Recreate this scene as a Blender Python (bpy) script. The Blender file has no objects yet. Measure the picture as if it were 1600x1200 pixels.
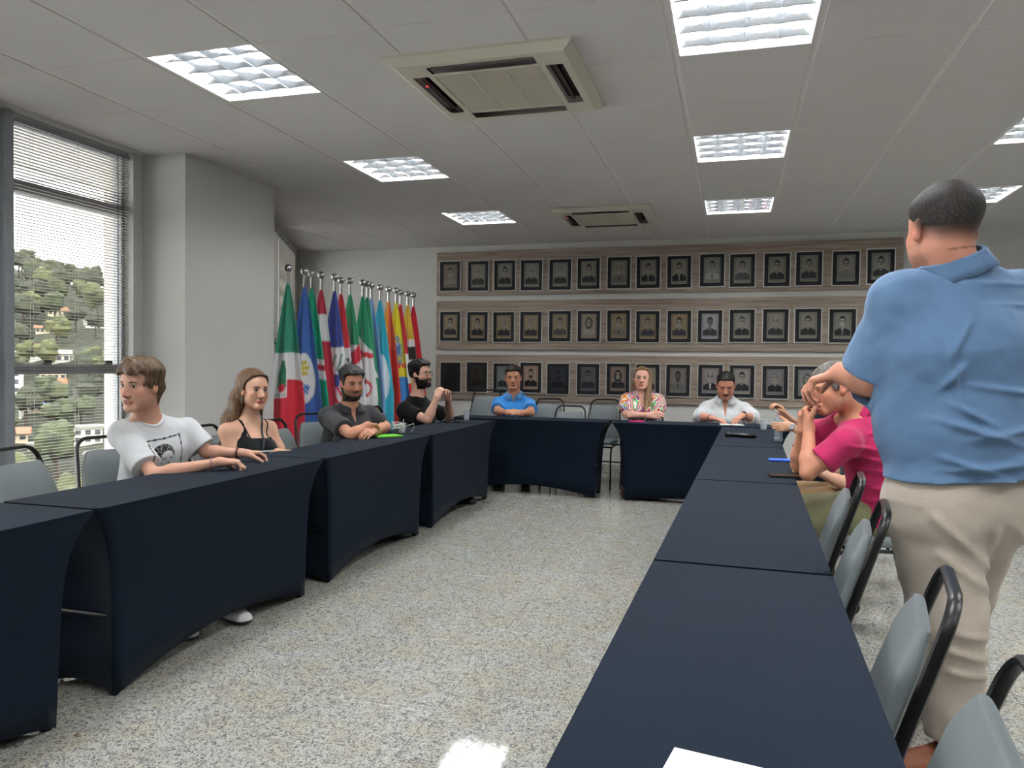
import bpy, math, random
import numpy as np
from mathutils import Vector, Matrix
random.seed(7); rng = np.random.RandomState(5)
S = bpy.context.scene
COL = S.collection
H = 1.28                      # eye height of the photographer

# ------------------------------------------------------------------ camera
F = 1187.48; YAW, PITCH, ROLL = .283, -.0251, .0119
def cam_axes():
    cy, sy = math.cos(YAW), math.sin(YAW); cp, sp = math.cos(PITCH), math.sin(PITCH)
    f = Vector((-sy*cp, cy*cp, sp)); r = Vector((cy, sy, 0)); u = r.cross(f)
    c, s = math.cos(ROLL), math.sin(ROLL)
    return c*r + s*u, -s*r + c*u, f
CR, CU, CF = cam_axes()
cam_d = bpy.data.cameras.new('camera'); cam = bpy.data.objects.new('camera', cam_d); COL.objects.link(cam)
cam_d.sensor_width = 36; cam_d.lens = 36*F/1600; cam_d.clip_end = 2000; cam_d.clip_start = .05
cam.matrix_world = Matrix(((CR.x, CU.x, -CF.x, 0), (CR.y, CU.y, -CF.y, 0), (CR.z, CU.z, -CF.z, H), (0, 0, 0, 1)))
S.camera = cam
# measured image points -> real positions, at a known depth Y, side X or height Z
def ray(px, py): return CR*((px-800)/F) - CU*((py-600)/F) + CF
def atY(px, py, Y): d = ray(px, py); return Vector((0, 0, H)) + d*(Y/d.y)
def atX(px, py, X): d = ray(px, py); return Vector((0, 0, H)) + d*(X/d.x)
def atZ(px, py, Z): d = ray(px, py); return Vector((0, 0, H)) + d*((Z-H)/d.z)

# ------------------------------------------------------------------ light and exposure
S.view_settings.view_transform = 'Standard'; S.view_settings.look = 'None'
S.view_settings.gamma = 1; S.view_settings.use_curve_mapping = False
S.view_settings.exposure = 0.68
LAMP_W = 17.5                 # watts of each louvred ceiling light
SKY = 5.0
world = bpy.data.worlds.new('world'); S.world = world; world.use_nodes = True
nt = world.node_tree; bg = nt.nodes['Background']
tc = nt.nodes.new('ShaderNodeTexCoord'); sx = nt.nodes.new('ShaderNodeSeparateXYZ'); cr = nt.nodes.new('ShaderNodeValToRGB')
nt.links.new(tc.outputs['Generated'], sx.inputs[0]); nt.links.new(sx.outputs[2], cr.inputs[0]); nt.links.new(cr.outputs[0], bg.inputs[0])
cr.color_ramp.elements[0].position = 0.0; cr.color_ramp.elements[0].color = (.88, .85, .82, 1)
cr.color_ramp.elements[1].position = 0.6; cr.color_ramp.elements[1].color = (.90, .88, .86, 1)
bg.inputs[1].default_value = SKY
sun_d = bpy.data.lights.new('sun', 'SUN'); sun_d.energy = 1.6; sun_d.angle = math.radians(25); sun_d.color = (1, .95, .88)
sun = bpy.data.objects.new('sun', sun_d); COL.objects.link(sun); sun.rotation_euler = (math.radians(38), 0, math.radians(75))

# ------------------------------------------------------------------ objects and tags
def link(o, parent=None):
    COL.objects.link(o)
    if parent is not None:
        o.parent = parent
        o.matrix_parent_inverse = Matrix.Translation(parent.location).inverted() if parent.parent is None and not any(parent.rotation_euler) else Matrix()
    return o
def tag(o, label=None, cat=None, group=None, kind=None):
    if label: o['label'] = label
    if cat: o['category'] = cat
    if group: o['group'] = group
    if kind: o['kind'] = kind
    return o
def empty(name, loc, label=None, cat=None, group=None, kind=None, rz=0):
    o = bpy.data.objects.new(name, None); o.location = loc; o.rotation_euler = (0, 0, rz); o.empty_display_size = .1
    COL.objects.link(o); return tag(o, label, cat, group, kind)
def dup(o, parent=None):
    c = o.copy(); COL.objects.link(c)
    if parent is not None: c.parent = parent; c.matrix_parent_inverse = o.matrix_parent_inverse.copy()
    for ch in o.children: dup(ch, c)
    return c

# ------------------------------------------------------------------ materials
def lin(c):
    if isinstance(c, str):
        c = [int(c[i:i+2], 16)/255 for i in (0, 2, 4)]
    return tuple((x/12.92 if x <= .04045 else ((x+.055)/1.055)**2.4) for x in c)
MATS = {}
def mat(name, c, rough=.6, metal=0, var=.06, scale=8, bump=0, bscale=60, spec=.5, coat=0, stretch=(1, 1, 1), emis=None, trans=0, sheen=0):
    if name in MATS: return MATS[name]
    m = bpy.data.materials.new(name); m.use_nodes = True; n = m.node_tree.nodes; l = m.node_tree.links; b = n['Principled BSDF']
    c = lin(c)
    b.inputs['Roughness'].default_value = rough; b.inputs['Metallic'].default_value = metal
    b.inputs['Specular IOR Level'].default_value = spec; b.inputs['Coat Weight'].default_value = coat
    b.inputs['Transmission Weight'].default_value = trans
    if sheen: b.inputs['Sheen Weight'].default_value = sheen
    t = n.new('ShaderNodeTexCoord'); mp = n.new('ShaderNodeMapping'); mp.inputs['Scale'].default_value = stretch
    l.new(t.outputs['Object'], mp.inputs[0])
    ns = n.new('ShaderNodeTexNoise'); ns.inputs['Scale'].default_value = scale; ns.inputs['Detail'].default_value = 4
    l.new(mp.outputs[0], ns.inputs[0])
    r = n.new('ShaderNodeValToRGB'); l.new(ns.outputs[0], r.inputs[0])
    r.color_ramp.elements[0].position = .3; r.color_ramp.elements[1].position = .7
    r.color_ramp.elements[0].color = (*[x*(1-var) for x in c], 1); r.color_ramp.elements[1].color = (*[min(1, x*(1+var)) for x in c], 1)
    l.new(r.outputs[0], b.inputs['Base Color'])
    if bump:
        n2 = n.new('ShaderNodeTexNoise'); n2.inputs['Scale'].default_value = bscale; n2.inputs['Detail'].default_value = 3; l.new(mp.outputs[0], n2.inputs[0])
        bp = n.new('ShaderNodeBump'); bp.inputs['Strength'].default_value = bump; bp.inputs['Distance'].default_value = .01
        l.new(n2.outputs[0], bp.inputs['Height']); l.new(bp.outputs[0], b.inputs['Normal'])
    if emis:
        b.inputs['Emission Color'].default_value = (*lin(emis[0]), 1); b.inputs['Emission Strength'].default_value = emis[1]
    MATS[name] = m; return m
def vmat(name, rough=.6, bump=.0, bscale=80, var=.05, sss=0, spec=.4, stretch=(1, 1, 1), sheen=0):
    """material whose colour is the object's own painted colour attribute"""
    if name in MATS: return MATS[name]
    m = bpy.data.materials.new(name); m.use_nodes = True; n = m.node_tree.nodes; l = m.node_tree.links; b = n['Principled BSDF']
    a = n.new('ShaderNodeAttribute'); a.attribute_name = 'Col'
    t = n.new('ShaderNodeTexCoord'); mp = n.new('ShaderNodeMapping'); mp.inputs['Scale'].default_value = stretch; l.new(t.outputs['Object'], mp.inputs[0])
    ns = n.new('ShaderNodeTexNoise'); ns.inputs['Scale'].default_value = bscale; ns.inputs['Detail'].default_value = 3; l.new(mp.outputs[0], ns.inputs[0])
    mr = n.new('ShaderNodeMapRange'); mr.inputs['From Min'].default_value = .3; mr.inputs['From Max'].default_value = .7
    mr.inputs['To Min'].default_value = 1-var; mr.inputs['To Max'].default_value = 1+var; l.new(ns.outputs[0], mr.inputs[0])
    mx = n.new('ShaderNodeVectorMath'); mx.operation = 'SCALE'; l.new(a.outputs['Color'], mx.inputs[0]); l.new(mr.outputs[0], mx.inputs['Scale'])
    l.new(mx.outputs[0], b.inputs['Base Color'])
    b.inputs['Roughness'].default_value = rough; b.inputs['Specular IOR Level'].default_value = spec
    if sheen: b.inputs['Sheen Weight'].default_value = sheen
    if sss:
        b.inputs['Subsurface Weight'].default_value = sss; b.inputs['Subsurface Radius'].default_value = (.012, .005, .003); b.inputs['Subsurface Scale'].default_value = 1
    if bump:
        bp = n.new('ShaderNodeBump'); bp.inputs['Strength'].default_value = bump; bp.inputs['Distance'].default_value = .004
        l.new(ns.outputs[0], bp.inputs['Height']); l.new(bp.outputs[0], b.inputs['Normal'])
    MATS[name] = m; return m

# ------------------------------------------------------------------ mesh helpers
class MB:
    def __init__(s): s.v = []; s.f = []; s.c = []
    def add(s, vs, fs, col=None):
        n = len(s.v); s.v += [tuple(v) for v in vs]; s.f += [tuple(i+n for i in f) for f in fs]
        if col is not None: s.c += [col]*len(vs)
        return s
    def box(s, a, b, bev=0, M=None, col=None):
        (x0, y0, z0), (x1, y1, z1) = a, b
        if bev <= 0:
            vs = [(x, y, z) for z in (z0, z1) for y in (y0, y1) for x in (x0, x1)]
            fs = [(0, 2, 3, 1), (4, 5, 7, 6), (0, 1, 5, 4), (2, 6, 7, 3), (0, 4, 6, 2), (1, 3, 7, 5)]
        else:
            vs = []; e = bev
            for z, q in ((z0, e), (z0+e, 0), (z1-e, 0), (z1, e)):
                vs += [(x0+q+e*(q == 0), y0+q, z), (x1-q-e*(q == 0), y0+q, z), (x1-q, y0+q+e*(q == 0), z), (x1-q, y1-q-e*(q == 0), z),
                       (x1-q-e*(q == 0), y1-q, z), (x0+q+e*(q == 0), y1-q, z), (x0+q, y1-q-e*(q == 0), z), (x0+q, y0+q+e*(q == 0), z)]
            fs = [tuple(range(7, -1, -1)), tuple(range(24, 32))]
            for k in range(3):
                for i in range(8): fs.append((k*8+i, k*8+(i+1) % 8, k*8+8+(i+1) % 8, k*8+8+i))
        if M is not None: vs = [M @ Vector(v) for v in vs]
        return s.add(vs, fs, col)
    def tube(s, pts, r, n=10, cap=True, closed=False, flat=None, col=None):
        """sweep a round (or flat=(vector, factor) oval) section along pts; r may be a list"""
        pts = [Vector(p) for p in pts]; N = len(pts); rr = r if isinstance(r, (list, tuple)) else [r]*N
        vs = []; prev = None
        for i, p in enumerate(pts):
            if closed: t = pts[(i+1) % N]-pts[i-1]
            else: t = pts[min(i+1, N-1)]-pts[max(i-1, 0)]
            t.normalize()
            if prev is None:
                a = Vector((0, 0, 1)) if abs(t.z) < .9 else Vector((1, 0, 0)); u = t.cross(a).normalized()
            else:
                u = (prev-t*prev.dot(t)).normalized()
            prev = u; w = t.cross(u)
            for k in range(n):
                q = 2*math.pi*k/n; o = u*(math.cos(q)*rr[i])+w*(math.sin(q)*rr[i])
                if flat: fv = Vector(flat[0]).normalized(); o += fv*(o.dot(fv)*(flat[1]-1))
                vs.append(p+o)
        fs = []
        for i in range(N if closed else N-1):
            j = (i+1) % N
            for k in range(n): fs.append((i*n+k, i*n+(k+1) % n, j*n+(k+1) % n, j*n+k))
        if cap and not closed: fs += [tuple(range(n-1, -1, -1)), tuple(range((N-1)*n, N*n))]
        return s.add(vs, fs, col)
    def lathe(s, prof, n=20, o=(0, 0, 0), col=None, M=None):
        vs = []; 
        for r, z in prof:
            for k in range(n): q = 2*math.pi*k/n; vs.append((r*math.cos(q), r*math.sin(q), z))
        fs = [((i*n+k), (i*n+(k+1) % n), ((i+1)*n+(k+1) % n), ((i+1)*n+k)) for i in range(len(prof)-1) for k in range(n)]
        if prof[0][0] > 0: fs.append(tuple(range(n-1, -1, -1)))
        if prof[-1][0] > 0: fs.append(tuple(range((len(prof)-1)*n, len(prof)*n)))
        if M is not None: vs = [M @ Vector(v) for v in vs]
        vs = [(v[0]+o[0], v[1]+o[1], v[2]+o[2]) for v in vs]
        return s.add(vs, fs, col)
    def grid(s, P, col=None):
        """P: array rows x cols x 3"""
        R, C, _ = P.shape; n = len(s.v); s.v += [tuple(map(float, p)) for p in P.reshape(-1, 3)]
        s.f += [(n+i*C+j, n+i*C+j+1, n+(i+1)*C+j+1, n+(i+1)*C+j) for i in range(R-1) for j in range(C-1)]
        if col is not None: s.c += [tuple(c) for c in col.reshape(-1, col.shape[-1])]
        return s
    def mesh(s, name, m, smooth=True):
        me = bpy.data.meshes.new(name); me.from_pydata(s.v, [], s.f)
        if s.c: setcol(me, np.array(s.c, float))
        if m: me.materials.append(m)
        if smooth:
            me.polygons.foreach_set('use_smooth', [True]*len(me.polygons))
            try: me.set_sharp_from_angle(angle=math.radians(40))
            except Exception: pass
        me.update(); return me
    def build(s, name, m, parent=None, smooth=True, loc=None):
        o = bpy.data.objects.new(name, s.mesh(name, m, smooth))
        if loc is not None: o.location = loc
        COL.objects.link(o)
        if parent is not None: o.parent = parent
        return o
def setcol(me, c):
    c = np.asarray(c, np.float32)
    if c.shape[1] == 3: c = np.hstack([c, np.ones((len(c), 1), np.float32)])
    a = me.color_attributes.new('Col', 'FLOAT_COLOR', 'POINT'); a.data.foreach_set('color', c.astype(np.float32).ravel())
def inst(name, me, parent=None, loc=(0, 0, 0), rot=(0, 0, 0)):
    o = bpy.data.objects.new(name, me); o.location = loc; o.rotation_euler = rot; COL.objects.link(o)
    if parent is not None: o.parent = parent
    return o
# ================================================================== THE ROOM
CZ = 2.756; YB = 8.99; XL = -4.17; XR = 3.9; YF = -2.6
TX0, TPX, TY0, TPY = -.2925, .625, 3.7312, .6485      # ceiling grid
M_wall = mat('painted_plaster', (.79, .79, .775), .75, var=.015, scale=3, bump=.05, bscale=120)
M_ceil = mat('ceiling_board', (.80, .79, .78), .85, var=.012, scale=2.0, bump=.06, bscale=150)
M_rail = mat('ceiling_rail_paint', (.84, .83, .82), .6, var=.02)
M_gap = mat('dark_joint', (.25, .25, .24), .9)
M_wht = mat('white_lacquer', (.82, .82, .80), .45, var=.02)
M_alu = mat('grey_aluminium', (.60, .62, .64), .45, metal=.25, var=.03)
M_gran = mat('granite_base', (.3, .3, .28), .3)

# granite: pale ground, dark and beige flecks
def granite():
    m = bpy.data.materials.new('polished_granite'); m.use_nodes = True; n = m.node_tree.nodes; l = m.node_tree.links; b = n['Principled BSDF']
    g = n.new('ShaderNodeNewGeometry')
    def noise(sc, det=3, dist=0.0, rough=.5):
        q = n.new('ShaderNodeTexNoise'); q.inputs['Scale'].default_value = sc; q.inputs['Detail'].default_value = det; q.inputs['Distortion'].default_value = dist
        q.inputs['Roughness'].default_value = rough; l.new(g.outputs['Position'], q.inputs[0]); return q
    def ramp(src, p0, c0, p1, c1):
        r = n.new('ShaderNodeValToRGB'); l.new(src.outputs[0], r.inputs[0]); e = r.color_ramp.elements
        e[0].position = p0; e[0].color = (*lin(c0), 1); e[1].position = p1; e[1].color = (*lin(c1), 1); return r
    def mix(fac, a, b_):
        x = n.new('ShaderNodeMix'); x.data_type = 'RGBA'; l.new(fac.outputs[0], x.inputs[0])
        l.new(a, x.inputs[6]); l.new(b_, x.inputs[7]); return x.outputs[2]
    base = ramp(noise(16, 4), .35, (.65, .645, .605), .68, (.735, .735, .71))
    beige = ramp(noise(5, 3), .4, (.70, .685, .62), .6, (.71, .72, .695))
    k0 = ramp(noise(7, 2), .40, (0, 0, 0), .60, (.8, .8, .8)); c1 = mix(k0, beige.outputs[0], base.outputs[0])
    grey = n.new('ShaderNodeRGB'); grey.outputs[0].default_value = (*lin((.47, .47, .48)), 1)
    k1 = ramp(noise(60, 2, 1.8), .50, (0, 0, 0), .60, (1, 1, 1)); c2 = mix(k1, c1, grey.outputs[0])
    dark = n.new('ShaderNodeRGB'); dark.outputs[0].default_value = (*lin((.20, .20, .21)), 1)
    k2 = ramp(noise(95, 3, 2.4), .585, (0, 0, 0), .65, (1, 1, 1)); c3 = mix(k2, c2, dark.outputs[0])
    brown = n.new('ShaderNodeRGB'); brown.outputs[0].default_value = (*lin((.42, .33, .25)), 1)
    k3 = ramp(noise(30, 3, 1.0), .69, (0, 0, 0), .72, (1, 1, 1)); c4 = mix(k3, c3, brown.outputs[0])
    l.new(c4, b.inputs['Base Color']); b.inputs['Roughness'].default_value = .05; b.inputs['Specular IOR Level'].default_value = .55
    return m
M_granite = granite()

fl = MB().box((-5.8, YF, -.12), (XR, YB+.1, -.006)).build('floor', M_gran, smooth=False); tag(fl, kind='structure')
TW, TL = .53, .59
tm = MB().box((-TW/2+.0011, -TL/2+.0011, -.0055), (TW/2-.0011, TL/2-.0011, 0), bev=.0008).mesh('tile', M_granite, smooth=False)
for i in range(-8, 8):
    for j in range(-4, 12):
        cx = -1.035+TW*(i+.5); cy = 2.575+TL*(j+.5)
        if cy > 9.0 or cx > 3.0: continue
        inst('tile', tm, fl, (cx, cy, 0))

# ceiling: dark void plate, boards and rails
cl = MB().box((-5.8, YF, CZ+.14), (XR, YB+.1, CZ+.2)).build('ceiling', M_wall, smooth=False); tag(cl, kind='structure')
lights = [(-4, -7), (0, -7), (3, -7), (-4, -4), (-4, -1), (-4, 2), (-4, 5), (0, -4), (0, -1), (0, 2), (0, 5), (3, -4), (3, -1), (3, 2), (3, 5)]
ACS = [(-1.19, 3.835), (-1.225, 7.44)]
def left_wall_x(y): return XL if y < 5.6 else -4.0-(y-5.6)*.478
pm = MB().box((-TPX/2+.012, -TPY/2+.0022, 0), (TPX/2-.012, TPY/2-.0022, .012), bev=.002).mesh('ceiling_panel', M_ceil, smooth=False)
for i in range(-9, 6):
    for j in range(-6, 9):
        if (i, j) in lights: continue
        x = TX0+TPX*(i+.5); y = TY0+TPY*(j+.5)
        if x+TPX/2 < left_wall_x(y+TPY/2)-.05 or y-TPY/2 > YB: continue
        inst('ceiling_panel', pm, cl, (x, y, CZ))
for i in range(-8, 7):
    x = TX0+TPX*i
    MB().box((x-.0160, YF, CZ+.0028), (x+.0160, YB, CZ+.02), bev=.002).build('ceiling_rail', M_rail, cl, smooth=False)
for j in range(-9, 9):
    y = TY0+TPY*j
    MB().box((-5.7, y-.006, CZ+.0035), (XR, y+.006, CZ+.018)).build('cross_rail', M_rail, cl, smooth=False)
# fill above fixtures edges so no sky leaks
# walls
wb = MB().box((-5.9, YB, 0), (XR, YB+.15, CZ+.2)).build('wall_back', M_wall, smooth=False); tag(wb, kind='structure')
wr = MB().box((XR, YF, 0), (XR+.15, YB+.15, CZ+.2)).build('wall_right', M_wall, smooth=False); tag(wr, kind='structure')
wf = MB().box((-5.9, YF-.15, 0), (XR+.15, YF, CZ+.2)).build('wall_front', M_wall, smooth=False); tag(wf, kind='structure')
# left wall: low sill wall and piers around the windows
wl = MB()
wl.box((XL-.16, YF, 0), (XL+.0, 4.5, .34)); wl.box((XL-.16, YF, CZ-.02), (XL, 4.5, CZ+.2))
wl.box((XL-.16, 4.47, 0), (XL+.045, 4.60, CZ+.2))
wl.box((XL-.16, YF, 0), (XL, -.6, CZ+.2))
wl.build('wall_left', M_wall, smooth=False)
tag(bpy.data.objects['wall_left'], kind='structure')
pil = MB().box((XL-.1, 4.56, 0), (-3.76, 5.655, CZ+.15)).build('pillar', M_wall, smooth=False); tag(pil, kind='structure')
# oblique wall beyond the pillar, with a high window band
A = Vector((-4.02, 5.6, 0)); B = Vector((-5.62, YB, 0)); d = (B-A); L = d.length; d.normalize(); nrm = Vector((-d.y, d.x, 0))
if nrm.x > 0: nrm = -nrm
def slab(mb, s0, s1, z0, z1, t0=0, t1=.14):
    vs = [A+d*s+nrm*t+Vector((0, 0, z)) for z in (z0, z1) for t in (t0, t1) for s in (s0, s1)]
    mb.add(vs, [(0, 1, 3, 2), (4, 6, 7, 5), (0, 4, 5, 1), (2, 3, 7, 6), (0, 2, 6, 4), (1, 5, 7, 3)])
w2 = MB(); slab(w2, -.1, L+.2, 0, 1.52); slab(w2, L-.30, L+.2, 1.5, CZ+.2); slab(w2, -.1, L, CZ-.06, CZ+.2)
o = w2.build('wall_left', M_wall, smooth=False); tag(o, kind='structure')
# granite skirting at the back
o = MB().box((-5.6, YB-.018, 0), (XR, YB, .11), bev=.003).build('baseboard_back', M_granite, smooth=False); tag(o, kind='structure')
o = MB().box((XR-.018, YF, 0), (XR, YB, .11), bev=.003).build('baseboard_right', M_granite, smooth=False); tag(o, kind='structure')
o = MB().box((-3.76, 4.56, 0), (-3.742, 5.655, .11), bev=.003).build('baseboard_left', M_granite, smooth=False); tag(o, kind='structure')

# windows
def glass_mat():
    m = bpy.data.materials.new('window_glass'); m.use_nodes = True; n = m.node_tree.nodes; l = m.node_tree.links; n.clear()
    o = n.new('ShaderNodeOutputMaterial'); t = n.new('ShaderNodeBsdfTransparent'); g = n.new('ShaderNodeBsdfGlossy'); x = n.new('ShaderNodeMixShader'); f = n.new('ShaderNodeFresnel')
    t.inputs[0].default_value = (.93, .95, .95, 1); g.inputs['Roughness'].default_value = .02; f.inputs[0].default_value = 1.35
    l.new(f.outputs[0], x.inputs[0]); l.new(t.outputs[0], x.inputs[1]); l.new(g.outputs[0], x.inputs[2]); l.new(x.outputs[0], o.inputs[0]); return m
M_glass = glass_mat()
M_slat = mat('blind_slat', (.70, .68, .66), .5, var=.02)
def window_x(name, y0, y1):
    w = empty(name, (XL, (y0+y1)/2, .34), kind='structure')
    yc = (y0+y1)/2
    def b(nm, a, c, m=M_alu, bev=.004):
        return MB().box((a[0]-XL, a[1]-yc, a[2]-.34), (c[0]-XL, c[1]-yc, c[2]-.34), bev=bev).build(nm, m, w, smooth=False)
    x0, x1 = XL-.10, XL-.03
    b('frame_post', (x0, y0-.03, .34), (XL+.035, y0+.03, CZ)); b('frame_post', (x0, y1-.03, .34), (x1, y1+.03, CZ))
    b('transom', (x0, y0, 2.30), (x1, y1, 2.375)); b('transom', (x0, y0, 1.185), (x1, y1, 1.25))
    b('frame_head', (x0, y0, CZ-.05), (x1, y1, CZ-.02)); b('frame_sill', (x0-.02, y0, .32), (x1, y1, .38))
    for z0, z1 in ((.38, 1.185), (1.25, 2.30), (2.375, CZ-.05)): b('pane', (x0+.03, y0+.03, z0), (x0+.036, y1-.03, z1), M_glass, 0)
    for y in (y0+.30, y1-.16): b('latch', (x1, y-.03, 1.25), (x1+.02, y+.03, 1.275), mat('black_plastic', (.04, .04, .045), .4), .003)
    return w
def blind_x(y0, y1, lab):
    yc = (y0+y1)/2; xb = XL+.017
    bl = empty('venetian_blind', (xb, yc, CZ-.03), lab, 'blind')
    MB().box((-.014, y0-yc, -.028), (.014, y1-yc, 0), bev=.003).build('head_rail', M_alu, bl, smooth=False)
    mb = MB(); z = -.045
    while z > -(CZ-.03-.42):
        P = np.zeros((3, 2, 3))
        for a, u in enumerate((-1, 0, 1)):
            for c_, y in enumerate((y0-yc, y1-yc)): P[a, c_] = (u*.0125, y+.004*math.sin(z*9), z+u*.0012+(1-u*u)*.0018)
        mb.grid(P); z -= .0195
    s = mb.build('slats', M_slat, bl); s['kind'] = 'stuff'
    MB().box((-.012, y0-yc, z-.01), (.012, y1-yc, z), bev=.003).build('bottom_rail', M_slat, bl, smooth=False)
    for q in (.13, .5, .87): 
        y = (y0-yc)+q*(y1-y0); c_ = MB().tube([(.0135, y, 0), (.0135, y, z)], .0011, 5); c_.tube([(-.0135, y, 0), (-.0135, y, z)], .0011, 5); c_.build('ladder_cord', M_wht, bl)
    MB().tube([(.02, y1-yc-.07, -.01), (.022, y1-yc-.07, -1.5)], .0022, 6).build('lift_cord', mat('grey_cord', (.35, .35, .36), .7), bl)
    c_ = MB().tube([(.02, y1-yc-.12, -.01), (.02, y1-yc-.115, -1.9)], .0035, 6); c_.build('tilt_wand', mat('clear_wand', (.45, .46, .47), .2), bl)
window_x('window_1', 3.515, 4.47); window_x('window_2', 2.20, 3.455); window_x('window_3', .9, 2.14); window_x('window_4', -.5, .84)
blind_x(3.56, 4.455, 'white venetian blind lowered over the window behind the teenager')
blind_x(2.25, 3.43, 'white venetian blind just left of the frame beside the window post')
blind_x(.95, 2.10, 'white venetian blind on the window nearest the viewer')
# oblique window
w = empty('window_5', A+d*(L/2-.1)+Vector((0, 0, 1.52)), kind='structure'); w0 = w.location.copy()
def ob(nm, s0, s1, z0, z1, t0, t1, m):
    q = MB(); slab(q, s0, s1, z0, z1, t0, t1); q.v = [tuple(Vector(v)-w0) for v in q.v]; return q.build(nm, m, w, smooth=False)
ob('frame_sill', .05, L-.30, 1.50, 1.55, .01, .09, M_alu); ob('frame_head', .05, L-.30, CZ-.1, CZ-.05, .01, .09, M_alu)
for s_ in (.05, 1.2, 2.1, L-.36): ob('frame_post', s_, s_+.05, 1.55, CZ-.1, .01, .09, M_alu)
for a, b_ in ((.1, 1.2), (1.25, 2.1), (2.15, L-.36)): ob('pane', a, b_, 1.55, CZ-.1, .05, .056, M_glass)
for kk, (a, b_) in enumerate(((.1, 1.85), (1.93, L-.36))):
    p0 = A+d*((a+b_)/2)+Vector((0, 0, CZ-.06)); bl = empty('venetian_blind', p0, ['white venetian blind behind the first flags beyond the pillar', 'white venetian blind nearest the back corner above the flags'][kk], 'blind')
    q = MB(); slab(q, a, b_, CZ-.09, CZ-.065, -.02, .0); q.v = [tuple(Vector(v)-p0) for v in q.v]; q.build('head_rail', M_alu, bl, smooth=False)
    q = MB(); z = CZ-.11
    while z > 1.50: slab(q, a, b_, z, z+.011, -.016, -.009); z -= .0195
    q.v = [tuple(Vector(v)-p0) for v in q.v]; s = q.build('slats', M_slat, bl, smooth=False); s['kind'] = 'stuff'
    q = MB(); slab(q, a, b_, 1.47, 1.49, -.02, -.004); q.v = [tuple(Vector(v)-p0) for v in q.v]; q.build('bottom_rail', mat('black_plastic', (.04, .04, .045), .4), bl, smooth=False)
# outside pilaster seen through the blind
MO = mat('pale_render_outside', (.84, .80, .76), .8, var=.04)
yp = atX(160, 600, -5.2).y; o = MB().box((-5.2, yp, -3), (-4.72, yp+.6, 6), bev=.02).build('trim_1', MO, smooth=False); tag(o, kind='structure')

# ------------------------------------------------------------------ louvred lights
M_mir = mat('louvre_aluminium', (.86, .88, .90), .16, metal=.95, var=.02)
M_tube = mat('fluorescent_tube', (1, 1, 1), .4, emis=((.97, .98, 1), 9))
M_refl = mat('reflector_white', (.93, .93, .93), .35)
def make_light(lab, x, y):
    t = empty('ceiling_light', (x, y, CZ), lab, 'ceiling light')
    w, l_ = TPX/2-.016, TPY/2-.004
    hb = MB(); hb.box((-w, -l_, .088), (w, l_, .094)); hb.box((-w, -l_, 0), (-w+.006, l_, .09)); hb.box((w-.006, -l_, 0), (w, l_, .09)); hb.box((-w, -l_, 0), (w, -l_+.006, .09)); hb.box((-w, l_-.006, 0), (w, l_, .09))
    hb.build('housing', M_refl, t, smooth=False)
    for k in range(4):
        xx = -w+.006+(2*w-.012)*(k+.5)/4
        MB().tube([(xx, -l_+.02, .062), (xx, l_-.02, .062)], .012, 10).build('tube_lamp', M_tube, t)
    for k in range(3):
        xx = -w+(2*w)*(k+1)/4
        q = MB(); q.add([(xx-.0125, -l_, .048), (xx+.0125, -l_, .048), (xx+.001, -l_, .0), (xx-.001, -l_, .0), (xx-.0125, l_, .048), (xx+.0125, l_, .048), (xx+.001, l_, .0), (xx-.001, l_, .0)],
              [(0, 1, 2, 3), (7, 6, 5, 4), (0, 3, 7, 4), (1, 5, 6, 2), (3, 2, 6, 7), (0, 4, 5, 1)]); q.build('louvre_blade', M_mir, t, smooth=False)
    for k in range(4):
        yy = -l_+(2*l_)*(k+.62)/4.2
        q = MB(); n = 16; P = np.zeros((4, 4*n+1, 3))
        for i in range(4*n+1):
            xx = -w+2*w*i/(4*n); ph = (i % n)/n; dip = math.sin(math.pi*ph)
            hh = .047-.016*dip
            P[0, i] = (xx, yy-.014, hh); P[1, i] = (xx, yy-.0015-.004*dip, .001+.006*dip); P[2, i] = (xx, yy+.0015+.004*dip, .001+.006*dip); P[3, i] = (xx, yy+.014, hh)
        q.grid(P); q.build('cross_blade', M_mir, t)
    return t
LAB = {(-4, -7): 'louvred ceiling light farthest behind the viewer, left row', (0, -7): 'louvred ceiling light farthest behind the viewer, middle row', (3, -7): 'louvred ceiling light farthest behind the viewer, right row', (-4, -4): 'louvred ceiling light behind the viewer in the left row', (-4, -1): 'louvred ceiling light nearest the window, large at upper left', (-4, 2): 'second louvred ceiling light of the left row', (-4, 5): 'farthest louvred ceiling light of the left row, near the flags',
       (0, -4): 'louvred ceiling light above the viewer reflected in the floor', (0, -1): 'brightest louvred ceiling light cut by the top edge of the photo', (0, 2): 'second louvred ceiling light of the middle row', (0, 5): 'farthest louvred ceiling light of the middle row, near the portraits',
       (3, -4): 'louvred ceiling light of the right row behind the viewer', (3, -1): 'louvred ceiling light of the right row outside the photo at upper right', (3, 2): 'louvred ceiling light cut by the right edge of the photo', (3, 5): 'louvred ceiling light behind the head of the standing man'}
proto = None
for ij in lights:
    x = TX0+TPX*(ij[0]+.5); y = TY0+TPY*(ij[1]+.5)
    if proto is None: proto = make_light(LAB[ij], x, y); t = proto
    else: t = dup(proto); t.location = (x, y, CZ); t['label'] = LAB[ij]
    t['group'] = 'louvred ceiling lights'
    ld = bpy.data.lights.new('lamp_glow', 'AREA'); ld.shape = 'RECTANGLE'; ld.size = .56; ld.size_y = .60; ld.energy = LAMP_W*((.30 if ij[1] > -4 else .8) if ij[0] == -4 else 1.15); ld.color = (1, 1, .985)
    lo = bpy.data.objects.new('lamp_glow', ld); lo.location = (0, 0, .084); COL.objects.link(lo); lo.parent = t

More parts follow.
